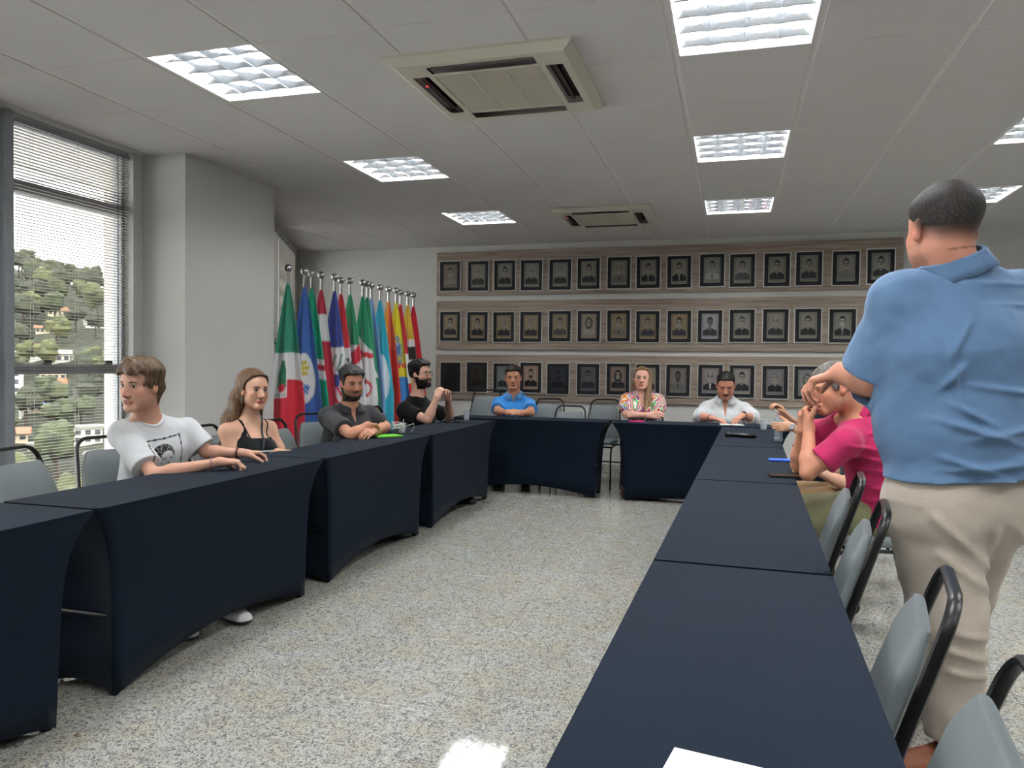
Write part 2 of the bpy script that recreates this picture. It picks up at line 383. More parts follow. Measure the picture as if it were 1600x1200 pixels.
# ------------------------------------------------------------------ cassette air conditioners
M_ac = mat('cream_plastic', (.78, .76, .70), .45, var=.01)
M_acg = mat('cream_grille', (.76, .74, .68), .6, var=.02)
M_dk = mat('dark_vent', (.06, .05, .05), .6)
M_vane = mat('brown_vane', (.30, .25, .22), .5)
def make_ac(x, y, lab):
    t = empty('air_conditioner', (x, y, CZ), lab, 'air conditioner'); h = .465
    # panel ring with sloping rim and four vent slots
    q = MB(); z = -.042
    slots = [((-.27, .30), (.27, .385)), ((-.27, -.385), (.27, -.30)), ((-.385, -.27), (-.30, .27)), ((.30, -.27), (.385, .27))]
    xs = [-.42, -.385, -.30, -.27, .27, .30, .385, .42]
    for i in range(7):
        for j in range(7):
            x0, x1, y0, y1 = xs[i], xs[i+1], xs[j], xs[j+1]
            cx, cy = (x0+x1)/2, (y0+y1)/2
            if abs(cx) < .27 and abs(cy) < .27: continue
            if any(a[0] < cx < b[0] and a[1] < cy < b[1] for a, b in slots): continue
            q.add([(x0, y0, z), (x1, y0, z), (x1, y1, z), (x0, y1, z)], [(3, 2, 1, 0)])
    r = .42
    q.add([(-r, -r, z), (r, -r, z), (r, r, z), (-r, r, z), (-h, -h, 0), (h, -h, 0), (h, h, 0), (-h, h, 0), (-h, -h, -.012), (h, -h, -.012), (h, h, -.012), (-h, h, -.012)],
          [(0, 1, 9, 8), (1, 2, 10, 9), (2, 3, 11, 10), (3, 0, 8, 11), (8, 9, 5, 4), (9, 10, 6, 5), (10, 11, 7, 6), (11, 8, 4, 7)])
    q.build('panel', M_ac, t, smooth=False)
    g = MB(); g.box((-.268, -.268, -.040), (.268, .268, -.034))
    g.build('grille', M_acg, t, smooth=False)
    g = MB()
    for k in range(33): yy = -.26+.52*k/32; g.box((-.262, yy-.003, -.0445), (.262, yy+.003, -.0395))
    for xx in (-.09, .09): g.box((xx-.004, -.262, -.0447), (xx+.004, .262, -.0395))
    g = g.build('grille_ribs', M_acg, t, smooth=False); g['kind'] = 'stuff'
    for a, b in slots:
        MB().box((a[0], a[1], -.006), (b[0], b[1], 0)).build('duct', M_dk, t, smooth=False)
        v = MB(); cx, cy = (a[0]+b[0])/2, (a[1]+b[1])/2
        if b[0]-a[0] > .2: v.tube([(a[0]+.01, cy-.012, -.02), (b[0]-.01, cy-.012, -.02)], .016, 8, flat=((0, .5, 1), .25))
        else: v.tube([(cx-.012, a[1]+.01, -.02), (cx-.012, b[1]-.01, -.02)], .016, 8, flat=((.5, 0, 1), .25))
        v.build('vane', M_vane, t)
    MB().box((-.36, -.16, -.0445), (-.35, -.15, -.0415)).build('status_light', mat('red_led', (.9, .2, .15), .4, emis=((1, .2, .15), 2)), t, smooth=False)
make_ac(*ACS[0], 'large cream ceiling cassette air conditioner near the viewer'); make_ac(*ACS[1], 'cream ceiling cassette air conditioner close to the portrait wall')

# ------------------------------------------------------------------ wood strips and portraits
def wood():
    m = bpy.data.materials.new('greyed_oak_laminate'); m.use_nodes = True; n = m.node_tree.nodes; l = m.node_tree.links; b = n['Principled BSDF']
    g = n.new('ShaderNodeNewGeometry'); mp = n.new('ShaderNodeMapping'); mp.inputs['Scale'].default_value = (.7, 1, 22); l.new(g.outputs['Position'], mp.inputs[0])
    q = n.new('ShaderNodeTexNoise'); q.inputs['Scale'].default_value = 2.2; q.inputs['Detail'].default_value = 6; q.inputs['Distortion'].default_value = .6; l.new(mp.outputs[0], q.inputs[0])
    r = n.new('ShaderNodeValToRGB'); l.new(q.outputs[0], r.inputs[0]); e = r.color_ramp.elements
    e[0].position = .28; e[0].color = (*lin((.49, .43, .38)), 1); e[1].position = .72; e[1].color = (*lin((.70, .64, .58)), 1); x = e.new(.5); x.color = (*lin((.60, .54, .49)), 1)
    l.new(r.outputs[0], b.inputs['Base Color']); b.inputs['Roughness'].default_value = .45; return m
M_wood = wood()
for k, (z0, z1, nm) in enumerate(((2.14, 2.68, 'top'), (1.465, 2.07, 'middle'), (.845, 1.405, 'bottom'))):
    o = empty('wood_panel', (-.95, YB-.002, z0), f'horizontal oak wall panel carrying the {nm} row of portraits', 'wall panel')
    cuts = [-3.61, -.86, 1.715]
    for a, b_ in zip(cuts[:-1], cuts[1:]):
        MB().box((a+.0008+.95, -.03, 0), (b_-.0008+.95, 0, z1-z0), bev=.002).build('board', M_wood, o, smooth=False)

def rasterize_portrait(p, w=30, h=42):
    y, x = np.mgrid[0:h, 0:w]; u = (x+.5)/w*2-1; v = 1-(y+.5)/h      # u -1..1, v 0 bottom ..1 top
    C = np.ones((h, w, 3))*np.array(p.get('bg', (.55, .54, .50)))
    C *= (1-.10*np.abs(u))[..., None]
    def put(m, c): C[m] = c
    inner = (np.abs(u) < .86) & (v > .13) & (v < .95)
    edge = inner & ~((np.abs(u) < .80) & (v > .15) & (v < .935)); put(edge, np.array(p.get('bg', (.55, .54, .50)))*.72)
    suit = np.array(p.get('suit', (.17, .17, .18)))
    sh = (v < .43-.16*np.abs(u)**1.6) & (np.abs(u) < .78) & (v > .15); put(sh, suit)
    if p.get('shirtw', True):
        s = (v < .45) & (v > .17) & (np.abs(u) < (.02+.42*(v-.16))) ; put(s, (.78, .78, .76))
        if p.get('tie', True): t = (v < .38) & (v > .17) & (np.abs(u) < .05+.05*(.38-v)); put(t, p.get('tiec', (.22, .22, .24)))
    skin = np.array(p.get('skin', (.60, .57, .53)))
    nk = (np.abs(u) < .16) & (v > .38) & (v < .55); put(nk, skin*.85)
    hair = np.array(p.get('hair', (.16, .16, .16))); top = p.get('top', .87)
    if p.get('long'): put(((u/.46)**2+((v-.62)/.25)**2 < 1) & (v > .36), hair)
    elif hair.sum() > 0 and not p.get('bald'): put(((u/.335)**2+((v-.70)/(top-.70))**2 < 1) & (v > .60), hair)
    else: put(((u/.335)**2+((v-.68)/.14)**2 < 1) & (v > .58), hair)
    fc = ((u/.29)**2+((v-.635)/(.165 if not p.get('bald') else .185))**2 < 1); put(fc, skin)
    put(fc & (u > .12), skin*.86)
    if not p.get('bald'): put(((u/.28)**2+((v-.80)/.045)**2 < 1) & (v > .765), hair)
    put((np.abs(np.abs(u)-.12) < .05) & (np.abs(v-.665) < .014), skin*.42); put((np.abs(np.abs(u)-.12) < .07) & (np.abs(v-.70) < .010), skin*.5)
    put((np.abs(u) < .035) & (np.abs(v-.615) < .02), skin*.75)
    put((np.abs(u) < .10) & (np.abs(v-.555) < .010), skin*.5)
    if p.get('mous'): put((np.abs(u) < .13) & (np.abs(v-.578) < .013), hair*.9)
    if p.get('beard'): put(((u/.27)**2+((v-.56)/.10)**2 < 1) & (v < .60) & ~((np.abs(u) < .08) & (np.abs(v-.555) < .01)), hair*1.1+.05)
    if p.get('glass'): put(((np.abs(np.abs(u)-.13) < .095) & (np.abs(v-.665) < .028)) & ~((np.abs(np.abs(u)-.13) < .05) & (np.abs(v-.665) < .012)), (.12, .12, .12))
    cap = (v > .075) & (v < .105) & (np.abs(u) < .62); put(cap & ((x*7+3) % 5 > 1), np.array(p.get('bg', (.55, .54, .50)))*.5)
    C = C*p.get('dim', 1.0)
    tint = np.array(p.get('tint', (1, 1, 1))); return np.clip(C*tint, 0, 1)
lg, dg, bk = (.42, .41, .39), (.17, .17, .18), (.10, .10, .11)
warm = (.58, .52, .42)
row1 = [dict(suit=(.5, .48, .44), bg=(.50, .46, .40), shirtw=False, d='man in pale shirt and tie'), dict(hair=(.45, .45, .44), d='grey-haired man in dark suit'), dict(glass=1, d='dark-haired man with glasses in black suit', suit=bk),
        dict(bald=1, glass=1, hair=(.3, .3, .3), suit=bk, d='balding man with dark glasses'), dict(hair=(.4, .4, .4), glass=1, d='grey-haired man with glasses'), dict(suit=bk, top=.9, d='young man with thick dark hair'), dict(bald=1, suit=lg, hair=(.3, .3, .3), d='balding man in light suit'),
        dict(suit=bk, d='man in black suit with striped tie', tiec=(.5, .5, .5)), dict(suit=bk, tiec=(.6, .6, .6), d='man with pale tie and dark suit'), dict(mous=1, suit=(.6, .6, .58), d='man with moustache and white shirt'), dict(glass=1, hair=(.12, .12, .12), suit=(.25, .25, .26), shirtw=False, d='man with heavy glasses and dark jersey'),
        dict(suit=bk, d='slim man with side parting in dark suit'), dict(mous=1, suit=(.15, .17, .2), d='man with black moustache in dark suit'), dict(mous=1, suit=(.45, .44, .42), shirtw=False, d='man with moustache, glasses and wide tie', glass=1), dict(mous=1, suit=bk, top=.89, d='man with moustache and wavy hair')]
row2 = [dict(suit=bk, bg=warm, d='smiling man turned left in black suit'), dict(bg=warm, suit=bk, hair=(.2, .16, .14), d='broad-faced man in black suit'), dict(bg=warm, hair=(.5, .5, .48), suit=bk, d='white-haired man in black suit'), dict(bg=warm, hair=(.45, .44, .42), suit=dg, d='balding grey man turned right'), dict(bg=warm, hair=(.25, .25, .25), suit=(.3, .29, .29), d='man with cropped hair in grey suit'),
        dict(bg=(.6, .56, .5), long=1, hair=(.28, .25, .23), suit=(.6, .57, .52), shirtw=False, d='woman with curled hair and pale blouse'), dict(bg=warm, suit=(.45, .42, .38), d='young man in light suit with dark tie'), dict(bg=warm, hair=(.3, .3, .3), suit=(.22, .22, .25), d='man looking right in blue-grey suit'), dict(bg=warm, suit=(.2, .2, .24), d='man with half-shaded face'), dict(bg=(.62, .62, .63), suit=(.2, .2, .23), skin=(.45, .43, .42), d='dark-skinned man turned left'),
        dict(suit=bk, hair=(.28, .28, .28), d='round-faced man with receding hair'), dict(bald=1, hair=(.35, .35, .35), suit=dg, d='bald man with thin lips'), dict(suit=bk, d='man with square jaw and dark suit', hair=(.2, .2, .2)), dict(suit=bk, skin=(.7, .69, .66), d='pale man with striped tie', tiec=(.5, .5, .5)), dict(suit=dg, d='man hidden partly by the blue shirt sleeve')]
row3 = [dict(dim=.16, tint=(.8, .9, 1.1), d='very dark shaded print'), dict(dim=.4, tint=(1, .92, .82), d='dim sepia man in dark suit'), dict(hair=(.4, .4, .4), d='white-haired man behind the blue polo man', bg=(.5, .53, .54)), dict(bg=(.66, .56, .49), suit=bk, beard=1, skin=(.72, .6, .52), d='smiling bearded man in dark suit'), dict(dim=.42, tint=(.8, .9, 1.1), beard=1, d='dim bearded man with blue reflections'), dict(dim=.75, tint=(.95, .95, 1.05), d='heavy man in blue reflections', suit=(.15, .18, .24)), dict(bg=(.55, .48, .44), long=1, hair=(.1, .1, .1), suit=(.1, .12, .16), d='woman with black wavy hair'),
        dict(bg=(.6, .57, .52), suit=dg, d='man behind the blonde woman'), dict(bg=(.5, .48, .46), skin=(.36, .33, .31), suit=(.4, .4, .4), beard=1, d='dark bearded man in light shirt'), dict(bald=1, suit=dg, bg=(.55, .53, .53), tie=False, d='balding man with open collar'), dict(bg=(.58, .56, .54), suit=dg, d='man behind the white shirt man'), dict(hair=(.42, .42, .42), suit=bk, bg=(.5, .49, .49), d='grey-haired man with glasses in black suit', glass=1), dict(bg=(.55, .55, .55), long=1, hair=(.35, .34, .33), suit=lg, d='woman with long light hair behind the raised hand'), dict(d='man hidden behind the standing man'), dict(d='man hidden at the right end')]
M_fr = mat('silver_frame', (.80, .80, .78), .3, metal=.4, var=.03); M_mat = mat('navy_mat', (.035, .045, .085), .65, var=.05); M_print = vmat('portrait_print', rough=.35, spec=.5, var=.0)
X1 = [-3.56+i*.3505 for i in range(15)]
FW, FH = .288, .386
fm = MB()
for a, b_ in (((0, 0), (FW, .011)), ((0, FH-.011), (FW, FH)), ((0, .011), (.011, FH-.011)), ((FW-.011, .011), (FW, FH-.011))): fm.box((a[0], -.022, a[1]), (b_[0], 0, b_[1]), bev=.002)
fm = fm.mesh('frame', M_fr, smooth=False)
mm = MB().box((.010, -.012, .010), (FW-.010, -.002, FH-.010)).mesh('mat_board', M_mat, smooth=False)
ordn = ['first', 'second', 'third', 'fourth', 'fifth', 'sixth', 'seventh', 'eighth', 'ninth', 'tenth', 'eleventh', 'twelfth', 'thirteenth', 'fourteenth', 'fifteenth']
for row, zc, nm in ((row1, 2.376, 'top'), (row2, 1.748, 'middle'), (row3, 1.122, 'bottom')):
    for i, p in enumerate(row):
        dx, dz, tl = rng.uniform(-.012, .012), rng.uniform(-.006, .006), rng.uniform(-.008, .008)
        t = empty('framed_portrait', (X1[i]+dx, YB-.03, zc-FH/2+dz), f"portrait of {p['d']}, {ordn[i]} from left, {nm} row", 'portrait', f'portraits of the {nm} row')
        t.rotation_euler = (0, tl, 0)
        inst('frame', fm, t); inst('mat_board', mm, t)
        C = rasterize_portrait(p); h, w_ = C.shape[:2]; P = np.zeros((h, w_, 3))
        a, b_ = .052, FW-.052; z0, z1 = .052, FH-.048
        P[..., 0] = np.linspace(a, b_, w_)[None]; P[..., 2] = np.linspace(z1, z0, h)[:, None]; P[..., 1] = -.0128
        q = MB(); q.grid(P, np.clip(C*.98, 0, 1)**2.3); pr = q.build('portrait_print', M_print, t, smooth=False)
# ================================================================== OUTSIDE: hillside town
def ground_z(r, a):
    t = max(0.0, min(1.0, (r-120)/300)); z = -27 + 66*(t**1.2)
    z += (5*math.sin(a*9+r*.011)+3*math.sin(a*23+1+r*.02))*min(1, r/300)
    return z + H
P = np.zeros((46, 90, 3))
for i in range(46):
    r = 60*(460/60)**(i/45)
    for j in range(90):
        a = math.radians(-80+85*j/89)         # azimuth from +Y, negative = to the left
        P[i, j] = (r*math.sin(a), r*math.cos(a), ground_z(r, a))
def foliage(name, c, c2):
    m = bpy.data.materials.new(name); m.use_nodes = True; n = m.node_tree.nodes; l = m.node_tree.links; b = n['Principled BSDF']
    g = n.new('ShaderNodeNewGeometry'); q = n.new('ShaderNodeTexNoise'); q.inputs['Scale'].default_value = .45; q.inputs['Detail'].default_value = 8; l.new(g.outputs['Position'], q.inputs[0])
    r = n.new('ShaderNodeValToRGB'); l.new(q.outputs[0], r.inputs[0]); r.color_ramp.elements[0].position = .35; r.color_ramp.elements[1].position = .65
    r.color_ramp.elements[0].color = (*lin(c), 1); r.color_ramp.elements[1].color = (*lin(c2), 1); l.new(r.outputs[0], b.inputs['Base Color']); b.inputs['Roughness'].default_value = .9
    return m
M_f = [foliage('dark_foliage', (.10, .125, .08), (.20, .22, .14)), foliage('mid_foliage', (.15, .185, .11), (.26, .285, .175)), foliage('yellow_foliage', (.21, .24, .13), (.33, .34, .20))]
q = MB(); q.grid(P); hill = q.build('hillside', M_f[0]); tag(hill, kind='structure')
M_bark = mat('bark', (.25, .2, .16), .9)
def blob(seed, n=9, m=14):
    r_ = np.random.RandomState(seed); ph = r_.uniform(0, 6, 8); P = np.zeros((n, m+1, 3))
    for i in range(n):
        th = math.pi*i/(n-1)
        for j in range(m+1):
            f = 2*math.pi*(j % m)/m; x, y, z = math.sin(th)*math.cos(f), math.sin(th)*math.sin(f), math.cos(th)
            k = 1+.13*math.sin(5*x+ph[0])+.13*math.sin(5.5*y+ph[1])+.13*math.sin(6*z+ph[2])+.07*math.sin(11*x+ph[3])*math.sin(11*y+ph[4])+.06*math.sin(13*z+9*x+ph[5])
            P[i, j] = (x*k, y*k, z*k*.9+.1)
    return P
crowns = []
for k in range(5):
    mb = MB(); r_ = np.random.RandomState(40+k)
    for t in range(4):
        b_ = blob(k*7+t); s_ = r_.uniform(.5, .75); b_ = b_*s_+np.array([r_.uniform(-.45, .45), r_.uniform(-.45, .45), r_.uniform(.6, 1.3)]); mb.grid(b_)
    crowns.append(mb)
cm = [crowns[k].mesh('crown', M_f[k % 3]) for k in range(5)]
tkm = MB().tube([(0, 0, -.9), (0, 0, .9)], [.08, .05], 7).mesh('trunk', M_bark)
tl_ = ['dark green leafy tree on the far hillside', 'mid green leafy tree on the far hillside', 'yellow-green leafy tree on the far hillside', 'dark green leafy tree on the far hillside', 'mid green leafy tree on the far hillside']
r_ = np.random.RandomState(11)
nt_ = 0
# buildings
M_roof = mat('clay_roof', (.62, .36, .26), .8, var=.15, scale=2); M_br = mat('blue_roof', (.25, .42, .66), .6); M_gr = mat('grey_roof', (.55, .54, .52), .8)
M_hw = mat('white_house_wall', (.80, .78, .74), .8, var=.05, scale=.4); M_win = mat('house_window', (.18, .2, .23), .3); M_hc = mat('cream_house_wall', (.76, .70, .60), .8)
bspots = []
def house(px, py, wpx, hpx, rows, cols, wall, roofm, kind, lab):
    rr = ray(px, py); rr = rr/math.hypot(rr.x, rr.y); a = math.atan2(rr.x, rr.y); r = 100
    while r < 440 and H+rr.z*r > ground_z(r, a): r += 2
    while any((rr.x*r-b_[0])**2+(rr.y*r-b_[1])**2 < (wpx*r/F*.6+b_[2])**2 for b_ in bspots): r += 3
    z0 = ground_z(r, a); w, h = wpx*r/F, hpx*r/F; dep = w*.7; bspots.append((rr.x*r, rr.y*r, w*.6))
    t = empty('building', (rr.x*r, rr.y*r, z0), lab, 'building', rz=-a+r_.uniform(-.25, .25))
    MB().box((-w/2, -dep/2, -6), (w/2, dep/2, h)).build('wall', wall, t, smooth=False)
    for i in range(rows):
        for j in range(cols):
            x = -w/2+w*(j+.5)/cols; z = h*(i+.5)/rows
            f = MB().box((x-w/cols*.28, -dep/2-.12, z-h/rows*.28), (x+w/cols*.28, -dep/2+.02, z+h/rows*.28)).build('window', M_win, t, smooth=False)
    if kind == 'gable':
        e = .6; q = MB(); q.add([(-w/2-e, -dep/2-e, h), (w/2+e, -dep/2-e, h), (w/2+e, dep/2+e, h), (-w/2-e, dep/2+e, h), (-w/2-e, 0, h+w*.22), (w/2+e, 0, h+w*.22)], [(0, 1, 5, 4), (2, 3, 4, 5), (0, 4, 3), (1, 2, 5), (3, 2, 1, 0)]); q.build('roof', roofm, t, smooth=False)
    else: MB().box((-w/2-.3, -dep/2-.3, h), (w/2+.3, dep/2+.3, h+.5)).build('roof', roofm, t, smooth=False)
HS = [(17, 652, 26, 62, 6, 2, M_hw, M_gr, 'flat', 'tall white apartment block at the left edge of the blind'),
      (58, 625, 24, 9, 1, 3, M_hw, M_gr, 'flat', 'low white house beyond the apartment block'),
      (62, 645, 26, 9, 1, 3, M_hc, M_br, 'gable', 'small house with a bright blue roof'),
      (80, 632, 30, 7, 1, 3, M_hc, M_roof, 'gable', 'house with long orange roof behind the blue roof'),
      (20, 690, 34, 10, 1, 3, M_hc, M_roof, 'gable', 'orange-roofed house below the apartment block'),
      (130, 696, 46, 20, 2, 4, M_hw, M_gr, 'flat', 'white two-storey house low on the hillside'),
      (152, 724, 28, 12, 1, 2, M_hc, M_gr, 'flat', 'small cream house at the foot of the hill'),
      (92, 566, 26, 10, 1, 3, M_hw, M_gr, 'gable', 'white gabled house just above the window bar'),
      (64, 562, 30, 13, 2, 4, M_hw, M_roof, 'gable', 'white house with red roof above the window bar'),
      (136, 568, 34, 8, 1, 4, M_hw, M_gr, 'flat', 'long white house above the window bar'),
      (14, 567, 26, 9, 1, 2, M_hw, M_gr, 'gable', 'white house above the bar beside the window post'),
      (68, 522, 16, 6, 1, 3, M_hc, M_roof, 'gable', 'cream house halfway up the wooded slope'),
      (88, 493, 22, 6, 1, 4, M_hc, M_roof, 'gable', 'highest red-roofed house on the wooded slope'),
      (150, 510, 28, 11, 2, 3, M_hw, M_gr, 'flat', 'white house high up beside the pale column'),
      (18, 486, 20, 6, 1, 4, M_hw, M_gr, 'flat', 'white house high on the slope at far left'),
      (82, 610, 30, 13, 2, 4, M_hc, M_roof, 'flat', 'cream terraced house right of the apartment block'),
      (60, 706, 22, 6, 1, 2, M_hc, M_gr, 'flat', 'low shed among the trees under the blue roof')]
for a in HS: house(*a)
spots_ = []
for i in range(3000):
    if len(spots_) >= 280: break
    a = math.radians(r_.uniform(-56, -35)); r = 112+(r_.uniform(0, 1)**.8)*315
    sc = r_.uniform(2.6, 4.6) if r < 380 else r_.uniform(3.0, 5.0)
    x, y = r*math.sin(a), r*math.cos(a)
    if any((x-b_[0])**2+(y-b_[1])**2 < (b_[2]+sc*1.05)**2 for b_ in bspots): continue
    if any((x-p[0])**2+(y-p[1])**2 < ((sc+p[2])*.86)**2 for p in spots_): continue
    spots_.append((x, y, sc)); k = r_.randint(5); g_ = ground_z(r, a)
    t = empty('tree', (x, y, g_+sc*.7), tl_[k], 'tree', 'trees on the hillside', rz=r_.uniform(0, 6)); t.scale = (sc, sc, sc*r_.uniform(.8, 1.15))
    inst('crown', cm[k], t); inst('trunk', tkm, t)
# ================================================================== TABLES
TH = .74
M_span = mat('navy_spandex', (.07, .115, .17), .9, var=.05, scale=5, bump=.08, bscale=400, spec=.12, sheen=.04)
M_black = mat('black_tube', (.035, .037, .042), .35, var=.1)
M_top = mat('table_top_plastic', (.7, .7, .68), .5)
M_rub = mat('rubber_foot', (.03, .03, .03), .8)
def sm(t): t = max(0., min(1., t)); return t*t*(3-2*t)
def cover_mesh(L, W, raise_l=.10, raise_s=.10, seed=0):
    """stretch cover: flat top, sides pulled to four feet, hems arched, ends drawn inwards"""
    r_ = np.random.RandomState(seed); ie, isd = .125, .045
    hx, hy = L/2, W/2
    per = []                                  # (side, s) around: +y side, +x end, -y side, -x end (x along length)
    n1, n2 = 28, 12
    for i in range(n1): per.append(('a', i/n1))
    for i in range(n2): per.append(('b', i/n2))
    for i in range(n1): per.append(('c', i/n1))
    for i in range(n2): per.append(('d', i/n2))
    rows = [0, .012, .03, .07, .13, .2, .3, .42, .55, .7, .85, 1.0]
    P = np.zeros((len(rows), len(per), 3))
    for j, (s, u) in enumerate(per):
        if s in 'ac': x0 = -hx+L*u; y0 = -hy
        else: x0 = hx; y0 = -hy+W*u
        if s in 'cd': x0, y0 = -x0, -y0
        arch = math.sin(math.pi*u); hem = (raise_l*arch**.9 if s in 'ac' else raise_s*arch**.9)
        cx = 1 if s in 'ac' else 0
        for i, t in enumerate(rows):
            q = .78*(1-(1-t)**7)+.22*t
            # shrink towards the feet rectangle
            fx = (hx-ie*q)/hx; 
            fy = (hy-isd*q)/hy
            x, y = x0*fx, y0*fy
            z = TH-.002-t*(TH-.004-hem)
            if t > 0:
                pull = (.020 if s in 'ac' else .05)*arch*math.sin(math.pi*min(1, t*.95))
                if s in 'ac': y *= 1-pull/hy
                else: x *= 1-pull*1.2/hx
            if i == 0: x *= 1-.004/hx*1; y *= 1-.004/hy; z = TH
            elif i == 1: z = TH-.006
            P[i, j] = (x, y, z)
    nP = P.shape[1]; mb = MB(); P2 = np.concatenate([P, P[:, :1]], 1); mb.grid(P2)
    n0 = len(mb.v); Q = [(x*(1-.02/hx), y*(1-.02/hy), TH+.0004) for x, y, z in P[0]]; mb.v += [tuple(map(float, q_)) for q_ in Q]
    for j in range(nP): mb.f.append((j+1, j, n0+j, n0+(j+1) % nP))
    mb.v += [(0, 0, TH+.0004)]; c = len(mb.v)-1
    for j in range(nP): mb.f.append((c, n0+(j+1) % nP, n0+j))
    return mb
def table(x, y, rz, L, W, lab, cl_lab, seed=0, rl=.10, rs=.10):
    c, s = math.cos(rz), math.sin(rz)
    t = empty('folding_table', (x, y, 0), lab, 'table', 'folding tables under navy covers', rz=rz)
    MB().box((-L/2+.06, -W/2+.035, TH-.04), (L/2-.06, W/2-.035, TH-.006), bev=.005).build('tabletop', M_top, t, smooth=False)
    for sx in (-1, 1):
        for sy in (-1, 1):
            lx, ly = sx*(L/2-.145), sy*(W/2-.07)
            lg = MB().tube([(lx, ly, TH-.045), (lx, ly, .012)], .0125, 8).build('leg', M_black, t)
            MB().lathe([(.017, -TH/2+.0), (.019, -TH/2+.012), (.015, -TH/2+.03)], 10).build('rubber_foot', M_rub, lg).location = (lx, ly, TH/2)
        MB().tube([(sx*(L/2-.145), -W/2+.07, .30), (sx*(L/2-.145), W/2-.07, .30)], .009, 8).build('crossbar', M_black, t)
    o = cover_mesh(L, W, rl, rs, seed).build('tablecloth', M_span); o.location = (x, y, 0.0015); o.rotation_euler = (0, 0, rz)
    sub = o.modifiers.new('thick', 'SOLIDIFY'); sub.thickness = .0015; sub.offset = 1
    tag(o, cl_lab, 'tablecloth', 'navy stretch table covers')
PI = math.pi
LX = -2.415; LW = .455
for k, (y0, y1, nm) in enumerate(((.62, 2.19, 'nearest in the left row, cut by the photo edge'), (2.205, 3.78, 'second in the left row, before the teenager'), (3.79, 5.35, 'third in the left row, before the grey polo man'), (5.36, 7.0, 'fourth in the left row, at the far corner'))):
    table(LX, (y0+y1)/2, PI/2, y1-y0, LW, 'folding table, '+nm, 'navy stretch cover on the table '+nm, k, .10, .04)
def rx(y): return .005+.0235*(y-1.2)
RA = PI/2-math.atan(.0235)
for k, (y0, y1, nm) in enumerate(((.55, 2.125, 'nearest in the right row, under the paper sheet'), (2.135, 3.74, 'second in the right row, beside empty chairs'), (3.75, 5.40, 'third in the right row, with blue and black phones'), (5.41, 7.12, 'fourth in the right row, with the water bottle'))):
    ym = (y0+y1)/2; table(rx(ym), ym, RA, y1-y0, .47, 'folding table, '+nm, 'navy stretch cover on the table '+nm, k+5, .10, .05)
table(-1.95, 7.425, 0, 1.62, .43, 'folding table across the far side, before the blue polo man', 'navy stretch cover on the far table before the blue polo man', 10, .09, .04)
table(-.29, 7.425, 0, 1.63, .43, 'folding table across the far side, before the white shirt man', 'navy stretch cover on the far table before the white shirt man', 11, .04, .04)
table(3.12, 7.55, 0, 1.55, .5, 'separate folding table far right behind the standing man', 'navy stretch cover on the separate table at far right', 12, .05, .05)

# ================================================================== CHAIRS
M_vinyl = mat('grey_vinyl', (.43, .46, .47), .45, var=.05, scale=6, bump=.12, bscale=300)
M_vin2 = mat('grey_vinyl_side', (.36, .39, .41), .45, var=.05)
def pad(path, halfw, thick, n=9):
    """cushion: path of (y, z, normal_y, normal_z), width profile halfw(t), rounded edges"""
    mb = MB(); R = len(path); secs = []
    for i, (y, z, ny, nz) in enumerate(path):
        t = i/(R-1); w = halfw(t); e = min(1, 4.5*min(t, 1-t)+.25)**.5; sec = []
        m = 20
        for k in range(m):
            a = 2*PI*k/m; ca, sa = math.cos(a), math.sin(a)
            xx = w*math.copysign(abs(ca)**.35, ca); tt = thick*e*math.copysign(abs(sa)**.6, sa)*(1.0 if sa > 0 else .6)
            sec.append((xx, y+ny*tt, z+nz*tt))
        secs.append(sec)
    vs = [p for s in secs for p in s]; m = 20
    fs = [(i*m+k, i*m+(k+1) % m, (i+1)*m+(k+1) % m, (i+1)*m+k) for i in range(R-1) for k in range(m)]
    fs += [tuple(range(m-1, -1, -1)), tuple(range((R-1)*m, R*m))]
    return mb.add(vs, fs)
